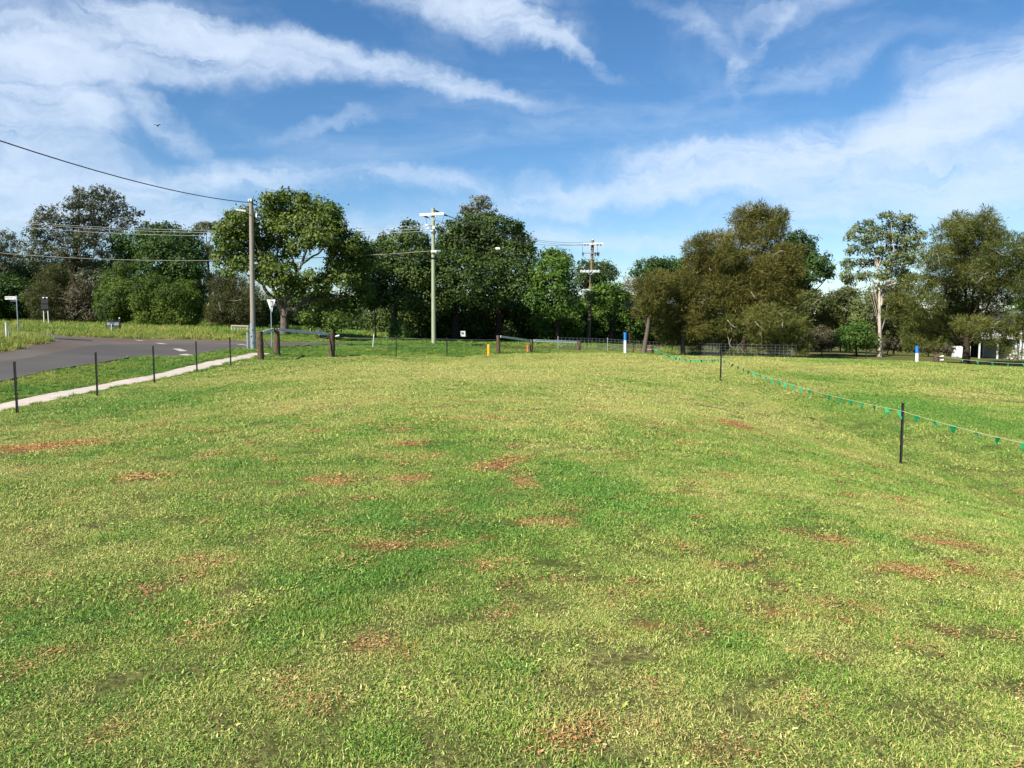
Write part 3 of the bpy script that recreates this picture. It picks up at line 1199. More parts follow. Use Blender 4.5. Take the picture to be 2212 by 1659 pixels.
def unit(v):
    return v / (np.linalg.norm(v, axis=1)[:, None] + 1e-9)


def foliage(lobes, kind, size, cover, g, clump=.42, droop=0.0, shell=.5, aspect=.5, outw=.6, up=.25):
    """leaf-sized faces gathered into sprays through each ellipsoidal lobe. lobes: (centre, rx, ry, rz)"""
    VV, TT = [], []
    for (c, rx, ry, rz) in lobes:
        area = 3.14 * rx * rz
        ltone = g.normal(0, .17 if kind == 'cypress' else .11)
        n = int(2.6 * cover * area / (size * size * aspect * .55))
        n = max(80, min(n, 9000))
        per = 16
        nc = max(5, n // per)
        d = unit(g.normal(size=(nc, 3)))
        r = shell + (1.06 - shell) * g.random(nc) ** .55
        lump = 1 + .16 * np.sin(d[:, 0] * 5 + c[0]) * np.cos(d[:, 2] * 6 + c[2])
        cc = d * (r * lump)[:, None] * np.array([rx, ry, rz]) + np.array(c)
        ctone = np.clip(g.normal(.5, .15, nc) + ltone, 0, 1)
        csz = clump * (.6 + .8 * g.random(nc)) * min(1.0, .35 + .5 * (rx + rz) / 2)
        idx = np.repeat(np.arange(nc), per)
        N = len(idx)
        p = cc[idx] + g.normal(size=(N, 3)) * (csz[idx] * .44)[:, None] * np.array([1, 1, .75])
        L = size * (.65 + .7 * g.random(N))
        if aspect < .3:      # needles and sprays point outwards
            ax = unit(d[idx] * outw + g.normal(size=(N, 3)) * .75 + np.array([0, 0, up - droop]))
            sd = unit(np.cross(ax, unit(g.normal(size=(N, 3)) * .8 + d[idx] * .6 + np.array([0, 0, .5]))))
        else:                # broad leaves lie roughly tangent to their spray, faces outwards
            nn = unit(unit(p - cc[idx]) * .75 + d[idx] * .55 + g.normal(size=(N, 3)) * .42 + np.array([0, 0, .35]))
            ax = unit(np.cross(nn, g.normal(size=(N, 3))) + np.array([0, 0, .3 * (up - droop)]))
            sd = unit(np.cross(ax, nn))
        w = (L * aspect * (.75 + .5 * g.random(N)))[:, None] * .5
        L = L[:, None]
        nrm = np.cross(ax, sd)
        V = np.stack([p, p + ax * L * .45 + sd * w + nrm * w * .25, p + ax * L, p + ax * L * .45 - sd * w + nrm * w * .25], 1)
        VV.append(V.reshape(-1, 3))
        TT.append(np.repeat(np.clip(ctone[idx] + g.normal(0, .17, N), 0, 1), 4))
    return np.concatenate(VV), np.concatenate(TT)


KIND = {  # leaf length, cover, clump, droop, shell, aspect, outw, up
    'dark': (.24, 2.3, .55, .0, .45, .55, .6, .2), 'deep': (.26, 2.3, .55, .1, .45, .55, .6, .1), 'mid': (.25, 1.75, .60, .0, .40, .55, .6, .2),
    'bright': (.30, 2.1, .6, .2, .45, .42, .6, .1), 'olive': (.20, 1.9, .5, .0, .4, .5, .6, .2), 'grey': (.26, 1.25, .42, .0, .45, .45, .7, .2),
    'cypress': (.20, 2.2, .36, -.25, .62, .34, .7, .5), 'casu': (.30, 2.0, .52, .10, .45, .12, .95, .15), 'casug': (.30, 2.0, .52, .10, .45, .12, .95, .15),
    'brown': (.17, 1.8, .4, .0, .4, .6, .5, .1), 'browngreen': (.32, 1.7, .5, .35, .4, .13, .6, .0), 'silver': (.20, 1.8, .4, 0, .4, .5, .6, .2), 'flower': (.24, 1.2, .42, .0, .45, .45, .7, .2), 'gum': (.24, 1.0, .45, .25, .35, .4, .5, .0),
}


def tree(name, label, cat, kind, base, d, lobes, trunk_r=.2, bark=None, seed=1, group=None, limbs=None, limb_r=.5, cover=1.0, size=1.0, dd=0.0,
         trunk_top=None, depth=1.0, nlimb=10, overhang=0.0, twigs=0, twig_mat=None, base_pt=None):
    """base: photo column of the trunk foot; lobes: (u, v, ru, rv[, extra depth]) crown masses traced at the tree's own distance"""
    global TRI
    g = np.random.default_rng(seed)
    bp = G(base, d)
    t = thing(name, label, cat, bp, group)
    LB = []
    cu = sum(l[0] for l in lobes) / len(lobes)
    hw = max(abs(l[0] - cu) + l[2] for l in lobes) * d / F
    for l in lobes:
        # masses away from the outline sit nearer or farther so the crown has real depth
        off = abs(l[0] - cu) * d / F
        room = math.sqrt(max(0, hw * hw - off * off)) * .55 * depth
        dy = (l[4] if len(l) > 4 else g.uniform(-1, 1) * room)
        if overhang and len(l) <= 4:
            dy = -overhang * (.6 + .4 * g.random()) if 560 < l[1] < 662 else (overhang * .9 if l[1] >= 662 else dy)
        p = W(l[0], l[1], d + dd + dy)
        k = (d + dd + dy) / F
        rx, rz = l[2] * k * 1.08, l[3] * k * 1.08
        LB.append(((p.x, p.y, p.z), rx, (rx + rz) / 2 * 1.1, rz))
    ks = KIND[kind]
    if kind == 'cypress':
        LB = [(c_, a_ * .86, b_ * .86, e_ * .9) for (c_, a_, b_, e_) in LB]
    V, T = foliage(LB, kind, ks[0] * size, ks[1] * cover, g, ks[2], ks[3], ks[4], ks[5], ks[6], ks[7])
    V = V[:, :] - np.array(bp)
    n = len(V) // 4
    TRI += 2 * n
    me = qmesh('crown', V, np.arange(n * 4).reshape(-1, 4), LM[kind], tone=T)
    ob = bpy.data.objects.new('crown', me)
    COL.objects.link(ob)
    ob.parent = t
    # trunk and limbs
    bark = bark or M_BARKD
    mb = MB()
    cen = np.mean([l[0] for l in LB], 0)
    if trunk_top is not None:
        top = W(trunk_top[0], trunk_top[1], d)
    else:
        top = Vector((bp.x * .6 + cen[0] * .4, bp.y, bp.z + (cen[2] - bp.z) * .75))
    pts, rr = [], []
    for i in range(7):
        f = i / 6
        q = bp.lerp(top, f)
        q += Vector((math.sin(f * 4 + seed) * .08, math.cos(f * 3 + seed) * .08, 0)) * trunk_r * 4 * f * (1 - f) * 2
        if i == 0:
            q.z -= .15
        pts.append(q)
        rr.append(trunk_r * (1.35 if i == 0 else 1.0 - .38 * f))
    mb.tube(pts, rr, 12)
    mb.build('trunk', bark, t, True)
    lm = MB()
    if limbs:
        for (path, r0) in limbs:
            pp = [W(*q) if len(q) == 3 else W(q[0], q[1], d) for q in path]
            # densify with a little wander
            ps = []
            for a, b in zip(pp, pp[1:]):
                for k in range(4):
                    q = a.lerp(b, k / 4)
                    if ps:
                        q += Vector(g.normal(size=3)) * r0 * .35
                    ps.append(q)
            ps.append(pp[-1])
            m_ = len(ps)
            lm.tube(ps, [r0 * (1 - .78 * i / (m_ - 1)) for i in range(m_)], 8)
    order = list(range(len(LB)))
    g.shuffle(order)
    for k in order[:nlimb]:
        c = Vector(LB[k][0])
        f = g.uniform(.45, 1.0)
        a = pts[int(f * 6)]
        r0 = trunk_r * limb_r * g.uniform(.25, .5)
        mid = a.lerp(c, .5) + Vector((0, 0, .12 * (c - a).length * g.uniform(-.5, 1.2)))
        lm.tube([a, a.lerp(mid, .5) + Vector(g.normal(size=3)) * .08, mid, mid.lerp(c, .55) + Vector(g.normal(size=3)) * .12, c], [r0, r0 * .85, r0 * .65, r0 * .4, r0 * .15], 6)
        for _ in range(3):
            e = c + Vector((g.normal() * LB[k][1] * .6, g.normal() * LB[k][2] * .6, abs(g.normal()) * LB[k][3] * .6))
            lm.tube([mid.lerp(c, .6), mid.lerp(e, .75) + Vector(g.normal(size=3)) * .1, e], [r0 * .3, r0 * .2, r0 * .06], 5)
    if lm.v:
        lm.build('limbs', bark, t, True)
    if twigs:
        for _ in range(twigs):
            tw = MB()
            k = int(g.integers(0, len(LB)))
            c, rx, ry, rz = LB[k]
            a = Vector((c[0] + g.normal() * rx * .5, c[1] - ry * .7, c[2] + g.normal() * rz * .4))
            ps = [a]
            dr = Vector((g.normal(), -.2, g.normal() * .5 - .1)).normalized()
            for _k in range(4):
                dr = (dr + Vector(g.normal(size=3)) * .55).normalized()
                ps.append(ps[-1] + dr * g.uniform(.18, .35))
            tw.tube(ps, [.032, .028, .022, .016, .008], 5)
            tw.build('dead_branch', twig_mat or M_TWIG, t, True)
    return t


# ---- left woodland
BT = 'broadleaf_tree'
tree('open_tree', 'tall open grey-green tree with airy clumps and thin bare branches against the sky', 'tree', 'grey', 157, 86,
     [(172, 416, 12, 12), (217, 416, 20, 16), (200, 434, 32, 22), (250, 431, 16, 16), (155, 441, 22, 14), (212, 456, 40, 18), (262, 456, 24, 13), (295, 461, 15, 6),
      (107, 461, 26, 14), (100, 481, 28, 15), (150, 474, 30, 18), (187, 487, 40, 18), (237, 487, 33, 16), (67, 499, 18, 14), (87, 514, 25, 15), (137, 509, 30, 17),
      (175, 517, 30, 18), (75, 534, 30, 15), (112, 539, 25, 14), (150, 544, 30, 14), (200, 517, 34, 16), (225, 539, 25, 14), (275, 479, 22, 10), (60, 560, 30, 16), (120, 570, 34, 18), (180, 565, 30, 18)],
     .32, M_BARKD, 3, trunk_top=(165, 500), nlimb=26, limb_r=.55, cover=1.05)
tree(BT, 'small clumpy grey-green tree beside the tall open tree', 'tree', 'grey', 2, 90, [(17, 508, 18, 9), (20, 524, 21, 12), (8, 545, 18, 12), (-15, 530, 22, 22), (30, 560, 20, 14), (5, 580, 28, 18), (-30, 560, 30, 30)], .2, M_BARKD, 4, nlimb=7)
tree(BT, 'dense dark rounded tree with bright green leaf clumps above the cypress bushes', 'tree', 'deep', 400, 84,
     [(325, 499, 30, 15), (362, 496, 28, 15), (400, 517, 30, 22), (312, 524, 35, 24), (350, 531, 40, 28), (388, 549, 35, 30), (420, 544, 20, 28), (338, 569, 40, 30), (400, 581, 40, 34),
      (425, 619, 20, 42), (388, 619, 40, 40), (412, 656, 30, 40), (258, 522, 22, 20), (288, 569, 30, 24), (268, 544, 26, 20), (330, 620, 36, 34), (290, 620, 30, 30)], .35, M_BARKD, 5, nlimb=9)
tree('gum_tree', 'thin sparse gum with grey trunk and brownish flat top beside the dense tree', 'tree', 'olive', 457, 88,
     [(445, 493, 26, 8), (430, 502, 16, 6), (463, 486, 16, 6), (440, 484, 14, 5), (447, 540, 13, 12), (456, 556, 10, 8), (438, 560, 9, 8), (452, 600, 10, 10), (470, 600, 12, 16)], .2, M_BARKG, 6, trunk_top=(449, 560),
     limbs=[([(449, 560), (444, 530), (432, 506)], .09), ([(449, 562), (452, 525), (462, 490)], .09), ([(449, 556), (447, 520), (446, 492)], .08)], nlimb=2, cover=.9, depth=.4)
tree('cypress_bush', 'tall bright green cypress-like bush with a pointed top above the grassy bank', 'bush', 'cypress', 262, 74,
     [(267, 580, 20, 16), (250, 612, 36, 26), (232, 639, 25, 28), (272, 629, 34, 28), (237, 669, 28, 24), (270, 669, 35, 26), (255, 650, 30, 30), (215, 660, 12, 18)], .15, M_BARKD, 7, nlimb=4)
tree('cypress_bush', 'bright green cypress-like bush standing between two bushes of its kind', 'bush', 'cypress', 320, 72,
     [(335, 607, 30, 17), (312, 632, 30, 24), (300, 651, 20, 22), (325, 664, 36, 24), (340, 640, 30, 24), (318, 685, 30, 16)], .14, M_BARKD, 8, nlimb=4)
tree('cypress_bush', 'broad dark green cypress-like bush nearest the sparse gum', 'bush', 'cypress', 390, 71,
     [(400, 620, 26, 14), (370, 633, 34, 20), (400, 649, 34, 28), (362, 667, 34, 26), (405, 679, 34, 22), (424, 656, 13, 28), (385, 690, 36, 14)], .14, M_BARKD, 9, nlimb=4)
tree('scrub_bush', 'olive green wattle bush behind the black-backed road sign', 'bush', 'browngreen', 118, 79, [(115, 607, 30, 24), (95, 638, 32, 25), (132, 650, 30, 24), (110, 672, 36, 18), (120, 585, 18, 12)], .1, M_BARKD, 10, nlimb=5, cover=1.2)
tree('scrub_bush', 'dark leafy scrub behind the street name sign', 'bush', 'deep', 35, 82, [(30, 625, 34, 24), (52, 655, 34, 24), (15, 668, 28, 18), (70, 640, 24, 20), (-20, 650, 30, 34), (40, 680, 36, 12), (0, 620, 30, 24)], .1, M_BARKD, 11, nlimb=3)
tree('scrub_bush', 'brown twiggy scrub left of the cypress bushes', 'bush', 'brown', 180, 79, [(172, 640, 24, 28), (192, 660, 26, 24), (165, 672, 26, 18), (200, 680, 24, 14)], .08, M_BARKD, 12, nlimb=4, twigs=12)
tree('scrub_bush', 'grey-green broad-leaved bush under the tall open tree', 'bush', 'grey', 205, 82, [(205, 608, 25, 24), (190, 598, 20, 16), (215, 635, 22, 20), (190, 630, 22, 20)], .1, M_BARKD, 13, nlimb=3, cover=1.6)
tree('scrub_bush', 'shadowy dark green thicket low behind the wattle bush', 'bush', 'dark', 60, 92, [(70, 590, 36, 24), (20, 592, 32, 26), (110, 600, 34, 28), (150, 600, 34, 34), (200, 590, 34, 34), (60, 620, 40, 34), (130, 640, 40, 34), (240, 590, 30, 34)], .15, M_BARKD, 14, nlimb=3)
tree('feathery_bush', 'brown-olive feathery bush behind the white slatted cattle barrier', 'bush', 'browngreen', 505, 71,
     [(480, 618, 26, 22), (515, 623, 30, 26), (500, 655, 36, 28), (530, 668, 25, 24), (470, 670, 20, 24), (545, 688, 18, 18), (500, 690, 34, 16), (548, 645, 14, 24)], .15, M_BARKD, 15, nlimb=6, cover=1.35, twigs=12)
tree('dark_bush', 'dark shaded green bush just left of the big spreading trunk', 'bush', 'dark', 575, 76, [(565, 668, 16, 24), (585, 686, 15, 20), (560, 700, 18, 12), (580, 655, 14, 18)], .1, M_BARKD, 16, nlimb=3)

# ---- the big spreading tree
tree('spreading_tree', 'big light green spreading tree with stout pale trunk and long forking limbs', 'tree', 'mid', 613, 60.5,
     [(586, 429, 26, 13), (626, 424, 24, 11), (656, 425, 12, 13), (611, 449, 45, 23), (673, 451, 33, 23), (711, 461, 26, 20), (523, 464, 30, 14), (506, 470, 14, 14), (486, 494, 20, 20),
      (523, 489, 40, 23), (573, 481, 40, 23), (636, 487, 45, 25), (698, 489, 38, 26), (729, 489, 17, 24), (486, 524, 24, 23), (536, 519, 38, 22), (591, 517, 34, 19), (686, 512, 33, 17), (731, 519, 30, 26),
      (761, 524, 25, 20), (486, 559, 22, 19), (523, 549, 24, 17), (573, 562, 32, 17), (598, 579, 28, 13), (736, 556, 33, 26), (773, 549, 22, 23), (714, 592, 22, 20), (748, 594, 35, 25), (773, 581, 24, 28),
      (498, 588, 18, 10), (586, 605, 22, 11), (636, 608, 26, 14), (672, 600, 16, 14), (698, 644, 28, 15), (761, 639, 33, 23), (736, 668, 38, 16), (786, 619, 20, 20), (611, 634, 18, 10), (641, 631, 20, 11),
      (661, 681, 18, 14), (690, 698, 24, 13), (723, 692, 30, 17), (711, 674, 33, 15), (650, 530, 30, 12), (800, 560, 18, 22), (560, 540, 24, 14), (620, 545, 22, 10), (600, 597, 28, 16), (648, 612, 24, 12), (556, 588, 20, 14), (628, 572, 16, 9), (690, 615, 24, 16), (520, 572, 22, 14)],
     .36, M_BARKG, 20, trunk_top=(616, 664), nlimb=12, limb_r=.3, depth=.9, cover=1.45,
     limbs=[([(614, 668), (597, 655), (572, 630), (561, 606), (540, 580), (525, 550)], .20), ([(616, 666), (596, 640), (593, 615), (596, 570), (600, 500)], .17),
            ([(618, 672), (640, 666), (661, 654), (678, 629), (711, 606), (740, 590)], .24), ([(664, 650), (690, 647), (731, 643), (742, 628)], .13),
            ([(616, 664), (628, 630), (641, 590), (653, 566), (686, 549), (715, 520)], .18), ([(641, 590), (630, 550), (640, 500)], .11), ([(590, 610), (575, 560), (560, 500)], .10),
            ([(653, 566), (665, 530), (680, 480)], .09), ([(561, 606), (545, 600), (505, 575)], .10)])

# ---- dark hedge of trees in the middle
tree('dense_tree', 'dense dark evergreen with pointed top next to the spreading tree', 'tree', 'dark', 848, 69,
     [(886, 494, 18, 17), (826, 511, 7, 11), (818, 531, 26, 16), (861, 521, 33, 18), (898, 519, 28, 18), (918, 534, 20, 18), (823, 556, 33, 24), (861, 556, 40, 26), (898, 562, 35, 26), (811, 594, 28, 28),
      (848, 599, 40, 30), (891, 601, 40, 30), (923, 594, 28, 30), (823, 637, 25, 24), (866, 644, 40, 28), (906, 644, 40, 28), (925, 681, 33, 28), (881, 680, 34, 24), (800, 640, 22, 28), (920, 712, 28, 16), (845, 670, 26, 24)],
     .3, M_BARKG, 21, nlimb=8, overhang=3.6)
tree('orange_tipped_shrub', 'yellowish green shrub with orange-tipped leaves at the edge of the dark hedge', 'shrub', 'olive', 812, 65, [(806, 625, 18, 20), (815, 650, 14, 14), (795, 640, 10, 16)], .07, M_BARKD, 22, nlimb=3)
tree('vine_shrub', 'small bright green vine-covered stump at the foot of the dark hedge', 'shrub', 'bright', 856, 63.5, [(853, 712, 9, 15), (858, 698, 8, 10), (852, 725, 10, 8)], .1, M_BARKD, 23, nlimb=1, size=.7)
tree('dense_tree', 'large dark evergreen behind the green-tinged power pole', 'tree', 'dark', 985, 70,
     [(1003, 484, 28, 16), (973, 499, 24, 16), (998, 519, 43, 24), (961, 534, 33, 24), (1000, 549, 42, 28), (940, 569, 28, 28), (986, 581, 44, 30), (948, 614, 40, 30), (1005, 622, 42, 32), (940, 656, 34, 28),
      (998, 665, 44, 30), (973, 699, 40, 22), (935, 695, 28, 24), (1020, 700, 34, 22), (965, 716, 36, 14)], .35, M_BARKD, 24, nlimb=7, overhang=3.6)
tree('dense_tree', 'large dark evergreen with a broad domed crown over the hedge', 'tree', 'dark', 1075, 72,
     [(1038, 476, 33, 13), (1078, 484, 28, 16), (1108, 491, 21, 12), (1122, 503, 10, 16), (1048, 509, 43, 22), (1098, 519, 30, 18), (1134, 529, 20, 23), (1050, 549, 40, 28), (1090, 549, 40, 28), (1134, 554, 21, 28),
      (1055, 589, 42, 30), (1111, 589, 40, 28), (1074, 631, 40, 30), (1130, 619, 34, 28), (1061, 669, 40, 28), (1118, 664, 38, 28), (1048, 704, 38, 20), (1111, 704, 38, 20), (1085, 718, 44, 14)], .35, M_BARKD, 25, nlimb=7, overhang=3.6)
tree('flowering_tree', 'pale bronze-tipped treetop rising behind the domed evergreen', 'tree', 'flower', 1035, 84,
     [(1031, 434, 18, 11), (1047, 437, 16, 12), (1011, 452, 18, 9), (1028, 455, 26, 10), (1066, 461, 11, 8), (1040, 470, 30, 10), (1035, 500, 30, 24), (1035, 550, 30, 30)], .3, M_BARKD, 26, nlimb=7, cover=1.0)
tree('leafy_tree', 'bright mid-green tree filling the hedge between the dome and the brown pole', 'tree', 'bright', 1205, 71,
     [(1186, 549, 22, 10), (1198, 559, 28, 18), (1220, 566, 14, 14), (1190, 584, 33, 24), (1216, 594, 21, 24), (1195, 619, 36, 27), (1223, 637, 23, 26), (1195, 656, 34, 24), (1234, 664, 20, 20), (1220, 692, 33, 24),
      (1165, 690, 30, 24), (1160, 640, 24, 30), (1190, 712, 34, 16), (1165, 600, 20, 30), (1240, 706, 24, 16)], .25, M_BARKD, 27, nlimb=6, overhang=3.6)
tree('dense_tree', 'rounded dark tree crown directly behind the brown power pole', 'tree', 'dark', 1285, 84,
     [(1261, 578, 18, 12), (1293, 574, 26, 12), (1316, 589, 18, 14), (1273, 594, 28, 16), (1298, 600, 28, 13), (1263, 609, 20, 14), (1290, 615, 26, 16), (1285, 645, 30, 24), (1330, 640, 16, 20)], .25, M_BARKD, 28, nlimb=8)
tree('leafy_tree', 'bright green leafy tree at the right end of the hedge', 'tree', 'bright', 1320, 77,
     [(1311, 624, 20, 13), (1298, 639, 28, 21), (1336, 634, 22, 18), (1298, 664, 34, 24), (1336, 664, 33, 24), (1311, 692, 38, 22), (1350, 681, 26, 22), (1266, 690, 20, 25), (1361, 704, 24, 16), (1285, 712, 34, 16), (1335, 716, 34, 14)], .25, M_BARKD, 29, nlimb=5, overhang=3.6)
tree('silver_shrub', 'silvery white-flowered shrub beside the tawny feathery trees', 'shrub', 'silver', 1360, 76, [(1359, 609, 15, 11), (1351, 631, 13, 16), (1372, 624, 12, 20), (1364, 655, 14, 20)], .1, M_BARKD, 30, nlimb=3, cover=.8)
tree('dense_tree', 'low domed dark green tree seen beyond the silvery shrub', 'tree', 'deep', 1425, 90,
     [(1394, 574, 23, 12), (1419, 568, 22, 11), (1456, 567, 26, 11), (1469, 581, 20, 15), (1431, 581, 30, 15), (1381, 589, 18, 10), (1420, 610, 44, 22), (1400, 650, 40, 30), (1470, 620, 30, 30)], .25, M_BARKD, 31, nlimb=6)

# hedge understorey so that the foot of the hedge is closed and dark
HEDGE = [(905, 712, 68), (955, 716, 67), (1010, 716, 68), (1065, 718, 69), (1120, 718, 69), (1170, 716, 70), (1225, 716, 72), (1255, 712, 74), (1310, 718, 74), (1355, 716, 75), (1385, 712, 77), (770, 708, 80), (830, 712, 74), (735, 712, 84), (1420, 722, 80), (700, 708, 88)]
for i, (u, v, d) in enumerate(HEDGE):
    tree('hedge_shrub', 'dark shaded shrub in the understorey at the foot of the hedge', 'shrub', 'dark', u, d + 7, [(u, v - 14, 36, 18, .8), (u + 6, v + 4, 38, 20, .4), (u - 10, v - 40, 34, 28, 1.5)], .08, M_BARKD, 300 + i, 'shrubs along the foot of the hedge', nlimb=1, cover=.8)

# ---- tawny casuarinas
tree('casuarina_tree', 'tall tawny feathery casuarina with rounded top and low dark boughs', 'tree', 'casu', 1566, 58,
     [(1619, 457, 28, 11), (1644, 452, 13, 11), (1669, 469, 24, 16), (1686, 469, 11, 13), (1606, 476, 26, 17), (1644, 487, 38, 24), (1679, 494, 18, 18), (1614, 503, 28, 13), (1656, 511, 33, 13),
      (1556, 510, 24, 10), (1519, 520, 18, 12), (1501, 539, 20, 18), (1539, 535, 38, 20), (1569, 549, 28, 20), (1494, 564, 16, 14), (1524, 566, 28, 18), (1706, 549, 28, 16), (1669, 544, 33, 16), (1619, 564, 38, 20),
      (1656, 581, 38, 24), (1699, 581, 28, 24), (1712, 606, 18, 24), (1669, 611, 38, 27), (1619, 606, 38, 27), (1569, 594, 38, 27), (1525, 594, 30, 20), (1531, 644, 38, 28), (1594, 644, 43, 28),
      (1644, 649, 38, 28), (1692, 644, 28, 26), (1600, 530, 38, 24), (1560, 575, 48, 30), (1640, 620, 55, 40), (1690, 560, 28, 28), (1580, 625, 45, 30), (1545, 610, 34, 26)],
     .42, M_BARKD, 40, nlimb=16, trunk_top=(1585, 600), twigs=16, cover=1.1)
tree('casuarina_tree', 'low spreading green-tinged casuarina boughs with dead white twigs near the ground', 'tree', 'casug', 1600, 55.5,
     [(1544, 681, 33, 24), (1606, 687, 38, 24), (1656, 687, 38, 24), (1706, 681, 28, 24), (1599, 724, 24, 17), (1644, 722, 25, 18), (1694, 722, 28, 20), (1731, 729, 17, 20), (1728, 704, 18, 16), (1636, 756, 8, 9),
      (1681, 756, 20, 10), (1544, 729, 26, 15), (1594, 762, 20, 7), (1733, 754, 12, 12), (1570, 705, 30, 18), (1670, 740, 24, 12), (1565, 742, 20, 10)],
     .22, M_BARKD, 41, nlimb=12, trunk_top=(1618, 690), twigs=30, cover=1.0)
tree('casuarina_tree', 'smaller tawny casuarina with mottled trunk behind the wire netting fence', 'tree', 'casu', 1476, 56,
     [(1439, 619, 33, 23), (1481, 622, 33, 23), (1456, 649, 38, 26), (1481, 598, 22, 14), (1431, 684, 28, 21), (1469, 692, 33, 27), (1444, 717, 26, 18), (1481, 722, 26, 17), (1506, 704, 24, 24), (1500, 655, 30, 28), (1440, 742, 10, 8), (1500, 745, 14, 10)],
     .19, M_BARKC, 42, nlimb=9, cover=1.1)
tree('casuarina_tree', 'slim tawny casuarina on a bare leaning trunk by the wooden stump', 'tree', 'casu', 1390, 54,
     [(1419, 601, 22, 13), (1396, 619, 22, 19), (1406, 645, 26, 22), (1389, 672, 16, 13), (1415, 670, 18, 16)], .17, M_BARKC, 43, nlimb=5, trunk_top=(1404, 672), cover=1.1)
tree('fig_tree', 'dark green fig-like crown showing behind the tall casuarina', 'tree', 'deep', 1725, 80,
     [(1719, 510, 20, 11), (1706, 529, 18, 18), (1739, 529, 23, 18), (1731, 564, 25, 27), (1762, 564, 24, 20), (1780, 581, 18, 16), (1754, 594, 28, 14), (1791, 594, 10, 12), (1737, 618, 14, 15), (1754, 630, 12, 8), (1710, 600, 24, 40), (1705, 650, 30, 40)],
     .4, M_BARKD, 44, nlimb=9)
tree('gum_tree', 'tall airy gum with forked white trunk standing between the casuarinas', 'tree', 'gum', 1900, 68,
     [(1921, 465, 21, 7), (1956, 472, 19, 9), (1876, 482, 14, 7), (1854, 495, 13, 10), (1884, 497, 18, 8), (1921, 487, 17, 9), (1959, 491, 21, 10), (1839, 510, 10, 11), (1871, 517, 23, 10), (1909, 512, 23, 10),
      (1946, 515, 24, 10), (1982, 507, 15, 12), (1846, 540, 16, 10), (1884, 540, 21, 10), (1929, 540, 28, 12), (1971, 530, 21, 12), (1834, 570, 18, 10), (1871, 567, 20, 10), (1909, 567, 20, 12), (1946, 560, 24, 14),
      (1971, 555, 20, 12), (1829, 594, 16, 10), (1864, 595, 18, 10), (1909, 595, 20, 10), (1941, 587, 24, 12), (1834, 609, 13, 6), (1960, 600, 24, 10)],
     .17, M_BARKW, 45, trunk_top=(1900, 640), nlimb=8, limb_r=.4, depth=.7, cover=1.9,
     limbs=[([(1900, 644), (1900, 614), (1897, 575), (1886, 520), (1880, 490)], .11), ([(1902, 660), (1912, 625), (1918, 590), (1921, 570), (1931, 540), (1925, 480)], .12), ([(1914, 620), (1936, 611), (1959, 594), (1996, 589)], .09),
            ([(1920, 575), (1940, 555), (1952, 545), (1960, 500)], .08), ([(1899, 612), (1890, 610), (1870, 590), (1845, 565)], .07), ([(1897, 575), (1912, 540), (1915, 500)], .07), ([(1897, 590), (1890, 560), (1860, 520)], .06)])
for i, (lab, kind, b, d, lobes) in enumerate([
    ('olive scrub under the fig-like crown', 'olive', 1745, 77, [(1746, 641, 24, 13), (1729, 666, 27, 17), (1771, 658, 26, 17), (1750, 690, 34, 20), (1720, 700, 24, 20)]),
    ('grey twiggy scrub left of the white gum trunk', 'olive', 1815, 79, [(1809, 641, 21, 13), (1834, 633, 24, 13), (1834, 669, 36, 22), (1800, 685, 30, 18), (1790, 660, 20, 16), (1830, 700, 40, 16)]),
    ('olive scrub wrapped around the white gum trunk', 'gum', 1880, 76, [(1871, 656, 28, 21), (1885, 690, 36, 22), (1895, 632, 28, 16), (1860, 690, 24, 20)]),
    ('olive green scrub right of the white gum trunk', 'olive', 1930, 74, [(1921, 656, 32, 24), (1934, 624, 32, 14), (1925, 690, 36, 22), (1955, 670, 24, 24), (1930, 718, 34, 16)])]):
    tree('scrub_bush', lab, 'bush', kind, b, d, lobes, .08, M_BARKD, 60 + i, nlimb=6, twigs=14 if i == 1 else 6, cover=1.45)
tree('round_bush', 'rounded fresh green bush in front of the white gum trunk', 'bush', 'bright', 1850, 68.5, [(1849, 724, 33, 21), (1834, 739, 22, 15), (1874, 739, 21, 15), (1859, 704, 18, 10), (1826, 722, 18, 16)], .1, M_BARKD, 65, nlimb=4, size=.8)
for i, (lab, b, lobes) in enumerate([
    ('pinkish brown lantana thicket left of the fresh green bush', 1775, [(1752, 733, 22, 14), (1775, 722, 22, 16), (1795, 735, 20, 18), (1768, 746, 30, 10)]),
    ('brown lantana thicket right of the fresh green bush', 1915, [(1905, 744, 22, 12), (1930, 742, 24, 13), (1955, 748, 22, 10)]),
    ('brown lantana thicket behind the far blue-topped post', 2005, [(1985, 748, 26, 12), (2015, 750, 26, 11), (2042, 755, 18, 8)])]):
    tree('lantana_thicket', lab, 'bush', 'brown', b, 71, lobes, .06, M_BARKD, 70 + i, nlimb=3, cover=1.3)
